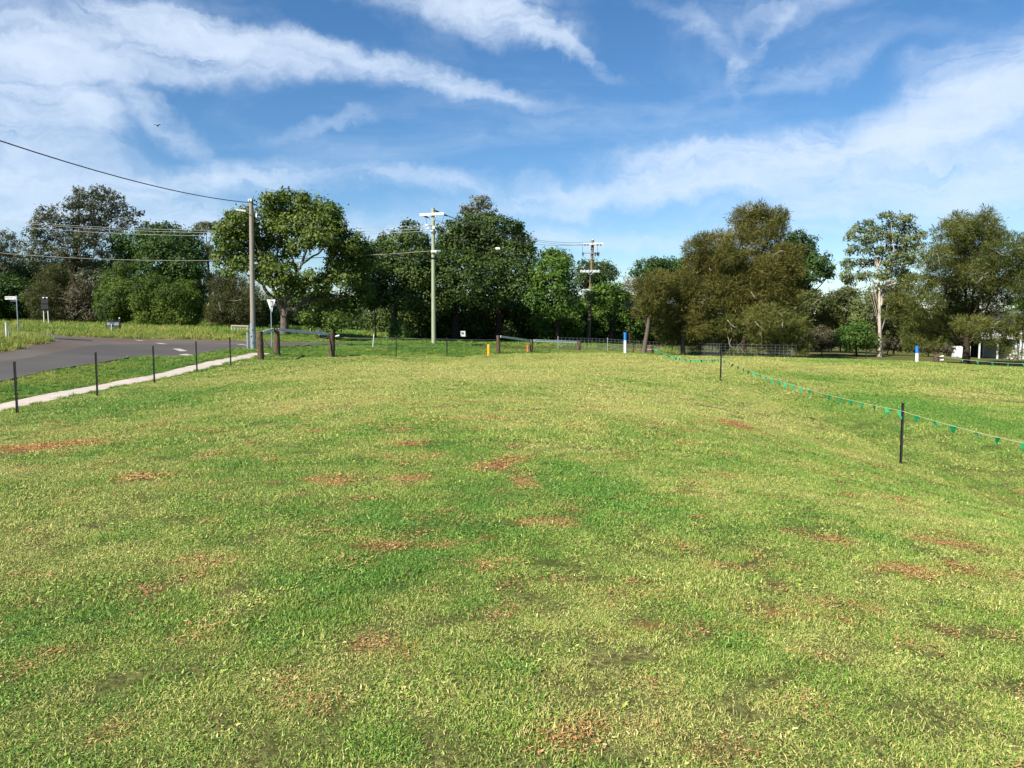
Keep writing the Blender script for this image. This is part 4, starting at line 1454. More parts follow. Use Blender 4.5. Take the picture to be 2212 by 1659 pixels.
tree('casuarina_tree', 'wide olive casuarina with dark forked trunk in front of the white house', 'tree', 'casug', 2085, 53,
     [(2071, 467, 13, 8), (2129, 460, 9, 12), (2064, 481, 24, 10), (2104, 477, 19, 10), (2134, 475, 17, 12), (2046, 501, 24, 12), (2084, 499, 28, 17), (2121, 494, 28, 14), (2152, 490, 13, 12), (2059, 524, 33, 19),
      (2109, 524, 38, 21), (2152, 515, 21, 15), (2194, 519, 21, 12), (2021, 549, 26, 14), (2059, 554, 38, 21), (2109, 556, 43, 24), (2159, 549, 33, 24), (2196, 564, 28, 20), (2004, 574, 18, 9), (2046, 589, 38, 21),
      (2104, 594, 43, 24), (2159, 594, 38, 27), (2204, 606, 28, 26), (1984, 614, 33, 14), (2034, 626, 38, 21), (2096, 631, 43, 24), (2156, 631, 33, 24), (1946, 649, 26, 13), (1996, 656, 33, 21), (2059, 664, 38, 21),
      (2121, 664, 28, 18), (1934, 679, 23, 12), (1984, 689, 33, 17), (2046, 694, 38, 19), (1971, 719, 23, 14), (2021, 719, 33, 19), (2096, 699, 33, 13), (2004, 739, 28, 11), (1971, 743, 18, 9), (2059, 722, 18, 11),
      (2104, 724, 16, 12), (2184, 694, 13, 16), (2179, 729, 12, 16), (2186, 761, 18, 10), (2245, 570, 40, 36), (2250, 630, 40, 34), (2235, 520, 26, 20), (2235, 690, 24, 24), (2150, 688, 26, 14), (2140, 706, 18, 10), (2170, 712, 16, 10), (2205, 690, 20, 10), (2135, 735, 16, 9), (2160, 742, 14, 8), (2200, 720, 16, 10), (2128, 715, 16, 10)],
     .26, M_BARKD, 46, nlimb=22, trunk_top=(2092, 690), limb_r=.6, twigs=16, cover=1.05,
     limbs=[([(2087, 740), (2100, 722), (2110, 690), (2120, 640)], .15), ([(2087, 742), (2075, 720), (2060, 690), (2040, 650)], .13)])
tree('leafy_tree', 'bright lime green tree beyond the white house roof', 'tree', 'bright', 2196, 96, [(2196, 662, 20, 20), (2205, 680, 24, 16), (2185, 690, 20, 16), (2230, 670, 24, 24)], .2, M_BARKD, 47, nlimb=3)
BEHIND = ['the scrub at the street name sign', 'the tall open grey-green tree', 'the pointed cypress-like bush', 'the small clumpy tree at the edge of the woodland', 'the sparse gum and feathery bush', 'the trunk of the big spreading tree',
          'the leaning casuarina trunk', 'the low green-tinged casuarina boughs', 'the tall rounded casuarina', 'the white gum trunk', 'the dark forked casuarina trunk', 'the white house']
for i, (u, v, ru, rv, d, kd) in enumerate([(40, 640, 60, 50, 105, 'deep'), (160, 640, 60, 50, 108, 'dark'), (300, 650, 60, 50, 100, 'dark'), (-60, 640, 50, 60, 100, 'dark'), (480, 650, 40, 50, 108, 'olive'),
                                           (640, 662, 80, 44, 96, 'dark'), (1450, 690, 60, 46, 95, 'dark'), (1560, 690, 70, 50, 98, 'dark'), (1680, 690, 60, 50, 100, 'dark'), (1960, 690, 60, 40, 100, 'olive'), (2060, 690, 60, 46, 110, 'dark'), (2260, 680, 60, 60, 110, 'dark')]):
    tree('background_tree', 'dim distant tree low behind ' + BEHIND[i], 'tree', kd, u, d, [(u, v, ru * .7, rv * .7), (u - ru * .4, v + rv * .2, ru * .6, rv * .7), (u + ru * .4, v + rv * .1, ru * .6, rv * .7), (u, v + rv * .5, ru, rv * .6)],
         .2, M_BARKD, 90 + i, 'distant trees behind the woodland', nlimb=2, size=1.5, cover=.9)

# ------------------------------------------------------------------ poles and wires


def wire(name, label, pts_list, sag, r, material, cat='wire', group=None, n=26):
    """one cable strung through the given support points"""
    ps = []
    for (a, b), sg in zip(zip(pts_list, pts_list[1:]), sag):
        for i in range(n):
            f = i / n
            q = Vector(a).lerp(Vector(b), f)
            q.z -= sg * 4 * f * (1 - f)
            ps.append(q)
    ps.append(Vector(pts_list[-1]))
    mb = MB()
    mb.tube(ps, r, 6)
    ob = mb.build(name, material)
    tag(ob, label, cat, group)
    return ob


def round_pole(u_base, d, v_top, r0, r1, u_top=None):
    b = G(u_base, d)
    top = W(u_top if u_top is not None else u_base, v_top, d)
    return b, top


PN = 'power_pole'
# pole 1, street light pole by the footpath end
b1, t1 = round_pole(547, 44, 431, .21, .15, 542.5)
p1 = thing(PN, 'plain grey timber power pole with a small street light arm near the footpath', 'power pole', b1)
MB().tube([b1 - Vector((0, 0, .2)), b1.lerp(t1, .5), t1], [.15, .138, .115], 16).build('shaft', M_POLE1, p1, True)
MB().tube([t1, t1 + Vector((0, 0, .05))], [.118, .09], 12).build('cap', M_GALV, p1)
mb = MB().tube([b1 + Vector((0, 0, -.1)), b1 + Vector((0, 0, 1.42))], .162, 16)
mb.build('steel_base_sleeve', M_GALV, p1, True)
bb = MB().tube([b1 + Vector((-.27, -.06, -.1)), b1 + Vector((-.27, -.06, .95))], .075, 10)
bb.build('conduit_guard', M_GALV, p1, True)
for k in range(3):
    MB().box(b1 + Vector((.04 * (-1) ** k, -.165, .35 + .36 * k)), (.05, .03, .07)).build('bolt', M_INSUL, p1)
la = W(541, 465, 44)
lb = W(529, 456.5, 43.2)
MB().tube([la, la.lerp(lb, .5) + Vector((0, 0, .04)), lb], .028, 8).build('lamp_arm', M_WEATH, p1, True)
lh = MB().bar(lb + Vector((.05, 0, .02)), lb + Vector((-.42, -.12, .07)), .16, .10)
lho = lh.build('lamp_head', M_WEATH, p1)
MB().tube([lb + Vector((-.25, -.07, -.02)), lb + Vector((-.25, -.07, -.12))], [.07, .05], 10).build('lamp_glass', M_GALV, lho)
MB().box(W(550, 465, 43.9) + Vector((.10, 0, 0)), (.07, .07, .22)).build('fuse_box', M_WHITE, p1)
for dx in (-.1, .04):
    MB().box(t1 + Vector((dx, -.11, -.05)), (.07, .07, .10)).build('insulator', M_INSW, p1)
att1 = W(543, 438, 43.87)

# pole 2
b2, t2 = round_pole(937, 57, 450, .22, .16, 935.5)
p2 = thing(PN, 'tall green-tinged timber power pole with one pale crossarm at its top', 'power pole', b2)
MB().tube([b2 - Vector((0, 0, .2)), b2.lerp(t2, .5), t2], [.165, .145, .122], 16).build('shaft', M_POLE2, p2, True)
MB().tube([t2, t2 + Vector((0, 0, .04))], [.124, .09], 12).build('cap', M_GALV, p2)
c0, c1 = W(906.5, 464.3, 56.9), W(959, 461.2, 56.75)
x2 = MB().bar(c0, c1, .11, .19).build('crossarm', M_XARM, p2)
for f in (.11, .24, .46, .74, .87):
    q = c0.lerp(c1, f)
    MB().tube([q + Vector((0, -.05, .01)), q + Vector((0, -.075, .01))], .022, 8).build('bolt', M_INSUL, x2)
for s_ in (.32, .70):
    MB().bar(c0.lerp(c1, s_) + Vector((0, -.06, -.05)), W(936.5, 477, 56.8), .04, .025).build('brace', M_XARM, p2)
INS2 = [W(919, 467.5, 57.2), W(943, 456, 57.2), W(960, 463.5, 57.2)]
for q in INS2:
    MB().tube([q + Vector((-.12, -.1, .03)), q + Vector((-.04, 0, 0)), q + Vector((.1, .15, -.03)), q + Vector((.22, .3, -.07))], [.04, .06, .06, .03], 8).build('strain_insulator', M_INSUL, p2, True)
LEFT2 = [W(922, 487, 56.7), W(925, 494, 56.7), W(933, 499, 56.7)]
for q in LEFT2:
    MB().tube([q + Vector((-.1, 0, 0)), q, q + Vector((.1, 0, 0))], [.04, .08, .04], 10).build('insulator', M_INSW, p2, True)
    MB().bar(q + Vector((.08, 0, 0)), Vector((W(936, 490, 57).x, 57, q.z)), .03, .03).build('insulator_pin', M_INSUL, p2)
mb = MB().bar(W(938, 491, 57.1), W(949, 496, 58.2), .10, .11)
mb.build('side_arm', M_POLE3, p2)
mb = MB().box(W(937, 491.5, 56.8), (.16, .16, .22))
mb.build('bracket', M_XARM, p2)
tl2 = W(934, 542.5, 56.75)
MB().box(W(937, 543, 56.76), (.42, .10, .14)).build('cable_bracket', M_WEATH, p2)
MB().box(W(944, 542, 56.9), (.55, .16, .12)).build('cable_closure', M_GALV, p2)
MB().tube([W(936.6, 558, 57) + Vector((0, 0, -.05)), W(936.6, 558, 57) + Vector((0, 0, .05))], .192, 14).build('cable_band', M_CABLE, p2)
for k, (a, b) in enumerate([(INS2[0], LEFT2[0]), (INS2[1], LEFT2[1]), (INS2[2], LEFT2[2])]):
    m_ = Vector(a).lerp(Vector(b), .55) + Vector((.05, .1, -.25))
    MB().tube([a, Vector(a).lerp(m_, .5) + Vector((.03, 0, -.12)), m_, b], .012, 5).build('jumper_wire', M_CABLE, p2)

# pole 3 with transformer
b3, t3 = round_pole(1271, 76, 518, .24, .17, 1280.5)
p3 = thing(PN, 'brown timber power pole carrying a transformer and three crossarms', 'power pole', b3)
MB().tube([b3 - Vector((0, 0, .2)), b3.lerp(t3, .5), t3], [.185, .165, .135], 16).build('shaft', M_POLE3, p3, True)
MB().tube([t3, t3 + Vector((0, 0, .05))], [.137, .09], 12).build('cap', M_WEATH, p3)


def arm3(u0, u1, v, d, w, h, nm='crossarm', mt=None):
    return MB().bar(W(u0, v, d), W(u1, v, d), w, h).build(nm, mt or M_XARM, p3)


a1 = arm3(1260.5, 1303, 527, 75.7, .11, .22)
a2 = arm3(1259, 1296, 547, 75.75, .07, .07, mt=M_GALV)
a3 = arm3(1253.5, 1296, 586, 75.65, .12, .20)
a4 = arm3(1257, 1288, 626, 75.65, .09, .13)
for s_ in (-1, 1):
    MB().bar(W(1275 + s_ * 7, 588, 75.6), W(1275 + s_ * .5, 594, 75.7), .05, .04).build('brace', M_XARM, p3)
MB().bar(W(1268, 548, 75.7), W(1277, 560, 75.75), .05, .04).build('brace', M_XARM, p3)
for u in (1259, 1285.5, 1290, 1293):
    MB().tube([W(u, 545, 75.6), W(u, 549, 75.6), W(u + .5, 553, 75.6)], [.06, .075, .05], 8).build('fuse_cutout', M_INSUL, p3, True)
for u0, v0, u1, v1 in ((1258, 530, 1258.5, 545), (1291, 530, 1291, 545), (1258.5, 553, 1276, 560), (1294, 553, 1283, 561), (1286, 553, 1282, 561)):
    A_, B_ = W(u0, v0, 75.5), W(u1, v1, 75.5)
    MB().tube([A_, A_.lerp(B_, .5) + Vector((0, 0, -.18)), B_], .014, 5).build('jumper_wire', M_CABLE, p3)
for u in (1262, 1268, 1289, 1296):
    MB().tube([W(u, 529.5, 75.6), W(u + 2.5, 528.6, 75.5), W(u + 4, 528.6, 75.5)], [.05, .07, .04], 8).build('insulator', M_INSUL, p3, True)
for k in range(6):
    u = 1256 + 7.6 * k
    MB().tube([W(u, 585, 75.55), W(u, 582.6, 75.55)], [.05, .03], 8).build('insulator', M_INSW, p3)
tr = MB().box(W(1284, 636, 76.6), (.62, .5, .95))
for k in range(5):
    tr.box(W(1279 + 2.4 * k, 637, 76.25), (.03, .12, .75))
tro = tr.build('transformer', M_TRANSF, p3)
for u in (1279, 1284, 1289):
    MB().tube([W(u, 625, 76.5), W(u, 619, 76.5)], [.07, .05], 8).build('bushing', M_INSW, tro)
MB().tube([W(1285, 622, 76.2), W(1285, 614, 76.2)], .06, 8).build('vent_pipe', M_XARM, tro)
MB().box(W(1270.5, 639, 75.6), (.22, .2, .2)).build('fuse_box', M_INSUL, p3)
MB().tube([W(1268, 577, 75.7), W(1266.5, 610, 75.7), W(1265.5, 628, 75.7)], .03, 6).build('riser_cable', M_CABLE, p3)
MB().tube([W(1276, 592, 75.72), W(1275, 615, 75.72)], .05, 6).build('riser_cable', M_BARKC, p3)
INS3 = [W(1262, 528, 75.6), W(1279, 523, 75.6), W(1296, 528, 75.6)]

# wires
far1 = Vector((-15.6, -1.5, 8.4))
pole_b = thing(PN, 'plain timber power pole further along the footpath', 'power pole', Vector((-15.6, -1.5, h1(-15.6, -1.5))))
MB().tube([pole_b.location - Vector((0, 0, .2)), far1 + Vector((0, 0, .3))], [.21, .16], 14).build('shaft', M_POLE1, pole_b, True)
att2 = W(935, 557.5, 56.78)
wire('service_cable', 'thick black aerial cable sagging from the grey pole with the street light', [far1 + Vector((.17, 0, 0)), att1, att2], [1.42, .75], .021, M_CABLE, 'cable')
wire('service_cable', 'black cable leaving the green-tinged pole low across the dark hedge', [att2 + Vector((.3, 0, 0)), W(1274, 590, 75.7)], [.9], .02, M_CABLE, 'cable')
ENDL = [W(-40, 470, 80), W(-40, 473, 80), W(-40, 482, 80)]
for k in range(3):
    wire('conductor', 'thin aluminium conductor running to the woodland from the green-tinged pole', [LEFT2[k], ENDL[k]], [.75], .013, M_WIRE, 'wire', 'conductors towards the woodland')
wire('telecom_cable', 'pale brown telecom cable strung below the thin conductors', [tl2 + Vector((-.2, 0, 0)), W(-20, 544.5, 76)], [.75], .024, M_TELE, 'cable')
wire('telecom_cable', 'grey telecom cable with a white splice box crossing the dark hedge', [W(938, 499, 57), W(1276, 580, 75.6)], [.55], .028, M_TELE, 'cable')
sp = MB().box(W(1075, 536.5, 63.2), (.34, .12, .16)).build('splice_box', M_WHITE)
tag(sp, 'small white splice box hanging on the grey telecom cable', 'splice box')
for k in range(3):
    wire('conductor', 'thin dark conductor strung between the green-tinged pole and the transformer pole', [INS2[k] + Vector((.2, .3, -.05)), INS3[k]], [.75], .015, M_TELE, 'wire', 'conductors between the two crossarm poles')
for k in range(2):
    wire('conductor', 'thin conductor leaving the transformer pole towards the tawny casuarinas', [W(1294 + k, 584 + 2 * k, 75.6), W(1470, 604 + 3 * k, 95)], [.4], .015, M_TELE, 'wire', 'conductors towards the casuarinas')

# ------------------------------------------------------------------ star pickets
YSEC = []
for k in range(3):
    a = math.pi / 2 + k * 2 * math.pi / 3
    ca, sa = math.cos(a), math.sin(a)
    YSEC += [(ca * .032 + sa * .005, sa * .032 - ca * .005), (ca * .032 - sa * .005, sa * .032 + ca * .005), (math.cos(a + 1.047) * .007, math.sin(a + 1.047) * .007)]


def picket_mb(b, t):
    mb = MB()
    n = len(YSEC)
    for q in (b - Vector((0, 0, .1)), t):
        for (x, y) in YSEC:
            mb.v.append(q + Vector((x, y, 0)))
    mb.f.append(list(range(n))[::-1])
    mb.f.append([n + i for i in range(n)])
    for i in range(n):
        j = (i + 1) % n
        mb.f.append([i, j, n + j, n + i])
    return mb


def picket(u, v_top, d, label, group=None, u_top=None):
    b = G(u, d)
    t = W(u_top if u_top is not None else u, v_top, d)
    o = thing('star_picket', label, 'fence post', b, group)
    picket_mb(b, t).build('shaft', M_BLACK, o)
    MB().box(t + Vector((0, 0, .004)), (.05, .05, .012)).build('cap', M_BLACK, o)
    return b, t


for i, (u, vt, d, ut) in enumerate([(38, 782, 18, 31.5), (211, 762, 21.3, 207), (334, 748, 25.4, 331), (426, 738, 29.9, 423.5), (499, 729, 32.9, 496.5)]):
    picket(u, vt, d, ['fifth', 'fourth', 'third', 'second', 'first'][i] + ' black star picket beside the footpath counting from the log corner strainer', 'star pickets along the footpath', ut)
pr1 = picket(1945, 872, 15.3, 'black star picket holding the flag cord, second along it from the wooden stump', 'star pickets carrying the flag cord', 1950)
pr2 = picket(1556, 756, 29, 'black star picket holding the flag cord, first along it from the wooden stump', 'star pickets carrying the flag cord', 1558)
bq = Vector((7.9, 5.2, h1(7.9, 5.2)))
pq = thing('star_picket', 'black steel star picket at the low end of the flag cord', 'fence post', bq)
picket_mb(bq, bq + Vector((0, 0, 1.2))).build('shaft', M_BLACK, pq)

# ------------------------------------------------------------------ log strainer assemblies


def log_post(parent, u, vt, d, r, lean=0.0, seed=0):
    b = G(u, d)
    t = W(u + lean, vt, d)
    g = np.random.default_rng(500 + seed)
    mb = MB()
    n = 9
    pts = [(b - Vector((0, 0, .12))).lerp(t, i / (n - 1)) + Vector((g.normal() * .008, g.normal() * .008, 0)) for i in range(n)]
    mb.tube(pts, [r * (1.06 - .08 * i / (n - 1) + g.normal() * .025) for i in range(n)], 14, cap=True)
    for i, v in enumerate(mb.v):
        mb.v[i] = v + Vector((g.normal() * .005, g.normal() * .005, 0))
    p = mb.build('post', M_LOG, parent, True)
    MB().tube([t - Vector((0, 0, .005)), t + Vector((0, 0, .012))], r * .93, 14).build('sawn_top', M_LOGTOP, p)
    return b, t


def rail(parent, a, b, w=.07, h=.14):
    o = MB().bar(a, b, w * .5, h)
    o.bar(a + Vector((0, -.035, h * .42)), b + Vector((0, -.035, h * .42)), .055, .022)
    o.bar(a + Vector((0, -.035, -h * .42)), b + Vector((0, -.035, -h * .42)), .055, .022)
    return o.build('rail', M_GALVR, parent)


sL = thing('fence_strainer', 'corner fence strainer of three bark logs with grey steel rails by the footpath end', 'fence', G(562, 36.4))
A = log_post(sL, 563.5, 716.5, 36.4, .145, -2.5, 1)
B = log_post(sL, 599.5, 711, 40.3, .15, -2, 2)
C_ = log_post(sL, 717.5, 718, 42.9, .155, -1, 3)
rail(sL, A[1] + Vector((.15, .1, -.03)), B[1] + Vector((-.12, -.12, -.02)))
rail(sL, B[1] + Vector((.12, -.05, -.02)), C_[1] + Vector((-.13, -.1, -.1)))
MB().tube([A[0].lerp(A[1], .72) + Vector((.17, 0, 0)), B[0] + Vector((-.02, -.19, .05))], .012, 6).build('brace_wire', M_CABLE, sL)
MB().tube([B[0] + Vector((.2, -.05, .15)), C_[0].lerp(C_[1], .82) + Vector((-.19, 0, 0))], .010, 6).build('brace_wire', M_WIRE, sL)
MB().tube([C_[1] + Vector((.20, 0, -.22)), C_[1] + Vector((.42, 0, -.17))], [.035, .05], 8).build('wire_insulator', M_INSW, sL)

sR = thing('fence_strainer', 'fence strainer of three bark logs joined by grey steel rails beyond the brow', 'fence', G(1077, 52))
A2 = log_post(sR, 1077, 725.5, 52, .128, -1, 4)
B2 = log_post(sR, 1147, 734, 54.5, .125, 1, 5)
C2 = log_post(sR, 1249.5, 737, 56, .125, 1.5, 6)
rail(sR, A2[1] + Vector((.17, -.05, -.04)), B2[1] + Vector((-.16, -.05, -.05)))
rail(sR, B2[1] + Vector((.16, -.05, -.04)), C2[1] + Vector((-.15, -.05, -.06)))
MB().tube([A2[0].lerp(A2[1], .78) + Vector((.2, 0, 0)), G(1122, 53.5) + Vector((0, 0, .05))], .014, 6).build('brace_wire', M_CABLE, sR)
MB().box(B2[0] + Vector((-.26, -.1, .25)), (.1, .05, .5)).build('marker', M_ORANGE, sR)

# plain wire fence between the strainers
wf = thing('wire_fence', 'two-strand wire fence on thin black pickets between the log strainers', 'fence', G(855, 44.5))
TP = []
for (u, vt, d) in [(856, 727, 44.5), (965.5, 729.5, 47.5)]:
    b, t = G(u, d), W(u, vt, d)
    picket_mb(b, t).build('picket', M_BLACK, wf)
    TP.append((b, t))
for f in (.93, .55):
    ps = [C_[0].lerp(C_[1], f * .85) + Vector((.2, 0, 0))] + [b.lerp(t, f) for (b, t) in TP] + [A2[0].lerp(A2[1], f * .85) + Vector((-.2, 0, 0))]
    qs = []
    for a, b in zip(ps, ps[1:]):
        for k in range(8):
            q = a.lerp(b, k / 8)
            q.z -= .03 * 4 * (k / 8) * (1 - k / 8)
            qs.append(q)
    qs.append(ps[-1])
    MB().tube(qs, .010, 5).build('wire_strand', M_WIRE, wf)

# ------------------------------------------------------------------ netting fence
nf = thing('netting_fence', 'low wire netting fence on thin steel posts in front of the casuarinas', 'fence', G(1200, 57))
NP = [(1205, 740.5, 58), (1312, 738.5, 58.5), (1369, 742.5, 57.5), (1386.5, 738, 58), (1452, 738, 58), (1513, 737, 56), (1557, 747, 52), (1612, 746, 52), (1665, 748, 52), (1719, 752, 52)]
NB = []
for (u, vt, d) in NP:
    b, t = G(u, d), W(u, vt, d)
    if t.z - b.z < .95:
        t = b + Vector((0, 0, 1.05))
    picket_mb(b, t).build('post', M_GALV if u in (1205, 1312, 1452) else M_BLACK, nf)
    NB.append((b, t))
for (b0, t0), (b1_, t1_) in zip(NB, NB[1:]):
    mb = MB()
    ln = (b1_ - b0).length
    for k in range(6):
        f = .04 + .86 * k / 5
        mb.tube([b0.lerp(t0, f), b1_.lerp(t1_, f)], .0055, 4, cap=False)
    nvt = max(2, int(ln / .28))
    for k in range(1, nvt):
        q0, q1 = b0.lerp(b1_, k / nvt), t0.lerp(t1_, k / nvt)
        mb.tube([q0.lerp(q1, .04), q0.lerp(q1, .90)], .0045, 4, cap=False)
    mb.build('netting_panel', M_GALV, nf)

# ------------------------------------------------------------------ flag cords
stump = thing('stump_post', 'short dark wooden stump post beside the leaning casuarina trunk', 'post', G(1405, 53))
bS, tS = G(1405, 53), W(1405, 747, 53)
g = np.random.default_rng(77)
mb = MB().tube([bS - Vector((0, 0, .1)), bS.lerp(tS, .35), bS.lerp(tS, .7), tS], [.25, .235, .225, .22], 12)
mb.build('shaft', M_LOG, stump, True)
MB().tube([tS - Vector((0, 0, .005)), tS + Vector((0, 0, .012))], .20, 12).build('sawn_top', M_LOGTOP, stump)
MB().tube([bS.lerp(tS, .6), bS.lerp(tS, .66)], .236, 12).build('wire_band', M_WIRE, stump)


def flag_cord(label, sup, sags, spacing, fh, fw, r=.0048, first=.3):
    o = thing('flag_cord', label, 'flag cord', sup[0])
    ps = []
    for (a, b), sg in zip(zip(sup, sup[1:]), sags):
        n = 30
        for i in range(n):
            f = i / n
            q = Vector(a).lerp(Vector(b), f)
            q.z -= sg * 4 * f * (1 - f)
            ps.append(q)
    ps.append(Vector(sup[-1]))
    MB().tube(ps, r, 6).build('cord', M_ROPE, o)
    acc, nxt = 0.0, first
    g = np.random.default_rng(9)
    for a, b in zip(ps, ps[1:]):
        seg = (b - a).length
        while nxt < acc + seg:
            q = a.lerp(b, (nxt - acc) / seg)
            t = (b - a).normalized()
            yaw = g.normal(0, .75)
            tt = Matrix.Rotation(yaw, 3, 'Z') @ t
            tt = (tt + Vector((1, 0, 0)) * .5 * (1 if tt.x >= 0 else -1)).normalized()
            tt.z = t.z * .4
            out = tt.cross(Vector((0, 0, 1))).normalized()
            lean = out * g.normal(0, .35) * fh
            w = fw * g.uniform(.8, 1.1)
            h = fh * g.uniform(.85, 1.1)
            mid = out * g.normal(0, .012)
            th = out * .0012
            P0 = [q - tt * w / 2, q + tt * w / 2, q + tt * w * .22 + Vector((0, 0, -h * .5)) + lean * .4 + mid, q + Vector((0, 0, -h)) + lean + tt * g.normal(0, .02), q - tt * w * .22 + Vector((0, 0, -h * .5)) + lean * .4 + mid]
            mb = MB()
            mb.v = [p + th for p in P0] + [p - th for p in P0]
            mb.f = [[0, 1, 2, 4], [4, 2, 3], [9, 7, 6, 5], [8, 7, 9]] + [[i, 5 + i, 5 + (i + 1) % 5, (i + 1) % 5] for i in range(5)]
            mb.build('flag', M_FLAG, o)
            nxt += spacing * g.uniform(.92, 1.08)
        acc += seg
    return o


flag_cord('pale cord hung with green triangular flags along the swale', [bq + Vector((0, 0, 1.05)), W(1949, 888, 15.27), W(1558.5, 775, 28.95), tS - Vector((-.1, .2, .12))], [.22, .16, .32], .60, .16, .13, first=.5)
fp_b, fp_t = G(2022, 50), W(2022, 766.5, 50)
fpo = thing('wooden_fence_post', 'squat brown wooden post with white insulators beside the casuarina trunk', 'post', fp_b)
MB().tube([fp_b - Vector((0, 0, .1)), fp_t], [.17, .16], 10).build('shaft', M_LOG, fpo, True)
for v in (770, 778):
    q = W(2030, v, 49.9)
    MB().tube([q, q + Vector((.22, 0, .02))], [.03, .06], 8).build('insulator', M_INSW, fpo)
    MB().bar(fp_t.lerp(fp_b, .3) if v == 770 else fp_t.lerp(fp_b, .6), q, .02, .02).build('insulator_pin', M_INSUL, fpo)
fe = Vector((30.8, 40.5, h1(30.8, 40.5)))
fpe = thing('star_picket', 'black steel star picket at the lower end of the far flag cord', 'fence post', fe)
picket_mb(fe, fe + Vector((0, 0, .9))).build('shaft', M_BLACK, fpe)
flag_cord('green-flagged cord running below the house from the squat brown post', [W(2024, 769, 49.8), fe + Vector((0, 0, .75))], [.25], 1.0, .20, .17, .008, first=.8)

# ------------------------------------------------------------------ marker posts
for (u, vt, vm, d, lab) in [(1350.5, 718, 735.5, 50.5, 'white marker post with a blue top on the brow near the log strainer'), (1981, 747.5, 763, 47.5, 'white marker post with a blue top in front of the brown lantana')]:
    b, t, m_ = G(u, d), W(u, vt, d), W(u, vm, d)
    o = thing('marker_post', lab, 'post', b)
    MB().tube([b - Vector((0, 0, .1)), m_], .092, 16).build('shaft', M_WHITE, o, True)
    MB().tube([m_, t], .095, 16).build('blue_top', M_BLUE, o, True)
    for k in range(3):
        q = m_.lerp(t, .25 + .25 * k)
        MB().box(q + Vector((.02, -.094, 0)), (.12, .012, .02)).build('stripe_line', M_SIGNDK, o)
b, t = G(1055, 50), W(1055, 745.5, 50)
o = thing('yellow_marker_post', 'short bright yellow marker post in front of the log strainer', 'post', b)
MB().box((b + t) / 2, (.15, .12, (t - b).length + .1)).build('shaft', M_YELLOW, o)
MB().box(t + Vector((0, 0, .062)), (.15, .12, .024)).build('dark_cap', M_INSUL, o)
MB().box((b + t) / 2 + Vector((.05, -.066, 0)), (.03, .02, (t - b).length * .9)).build('edge_strip', M_ORANGE, o)


def slat_post(name, lab, u, vt, d, ut, w, mt, stripe=None):
    b, t = G(u, d), W(ut, vt, d)
    o = thing(name, lab, 'guide post', b)
    MB().bar(b - Vector((0, 0, .1)), t, .03, w).build('shaft', mt, o)
    if stripe:
        q = b.lerp(t, .82)
        MB().box(q + Vector((0, -.03, 0)), (w * .6, .02, .14)).build('reflector', stripe, o)
    return o


slat_post('guide_post', 'plain white guide post leaning in the green hollow', 805, 722, 48, 807.5, .10, M_WHITE)
slat_post('guide_post', 'leaning white guide post with grey reflector behind the corner strainer', 594, 727, 44.5, 601, .13, M_WHITE, M_GALV)
slat_post('guide_post', 'white guide post in front of the low grey sign', 242, 700, 59, 242.5, .28, M_WHITE, M_INK)
gp = G(15, 40)
o = thing('guide_post', 'grey steel guide post on the grassy traffic island', 'guide post', gp)
MB().bar(gp - Vector((0, 0, .1)), W(13, 696, 40), .05, .11).build('shaft', M_WEATH, o)
MB().bar(gp + Vector((.14, .02, .1)), W(17.5, 710, 40), .04, .06).build('bracket', M_GALV, o)
MB().box(W(13.5, 701, 39.95), (.06, .03, .16)).build('reflector', M_GALV, o)

# ------------------------------------------------------------------ signs


def text(body, size, mt, loc, parent, rz=0.0):
    c = bpy.data.curves.new('lettering', 'FONT')
    c.body = body
    c.size = size
    c.align_x = 'CENTER'
    c.align_y = 'CENTER'
    c.extrude = .003
    tmp = bpy.data.objects.new('lettering', c)
    COL.objects.link(tmp)
    dg = bpy.context.evaluated_depsgraph_get()
    me = bpy.data.meshes.new_from_object(tmp.evaluated_get(dg))
    bpy.data.objects.remove(tmp)
    me.materials.append(mt)
    ob = bpy.data.objects.new('lettering', me)
    COL.objects.link(ob)
    off = Vector((0, 0, 0))
    q = parent
    while q is not None:
        off += q.location
        q = q.parent
    ob.parent = parent
    ob.location = Vector(loc) - off
    ob.rotation_euler = (math.pi / 2, 0, rz)
    return ob


# give-way sign seen from behind
b = G(587.5, 46)
gw = thing('give_way_sign', 'pale back of a triangular give-way sign on a thin grey post', 'sign', b)
t = W(585, 648, 46)
MB().tube([b - Vector((0, 0, .1)), t + Vector((0, 0, .02))], .032, 10).build('post', M_GALV, gw, True)
cen = W(585.5, 659, 46.05)
wv = 18.5 / F * 46
hv = 27 / F * 46
mb = MB()
tri = [(-wv / 2, hv * .44), (wv / 2, hv * .44), (.02, -hv * .56), (-.02, -hv * .56)]
mb.prism(tri, -.006, .006)
mb.xform(Matrix.Translation(cen + Vector((0, .05, 0))))
mb.build('plate', M_WHITE, gw)
for f in (.3, -.1):
    MB().box(cen + Vector((0, .03, hv * f)), (.12, .03, .04)).build('clamp', M_GALV, gw)

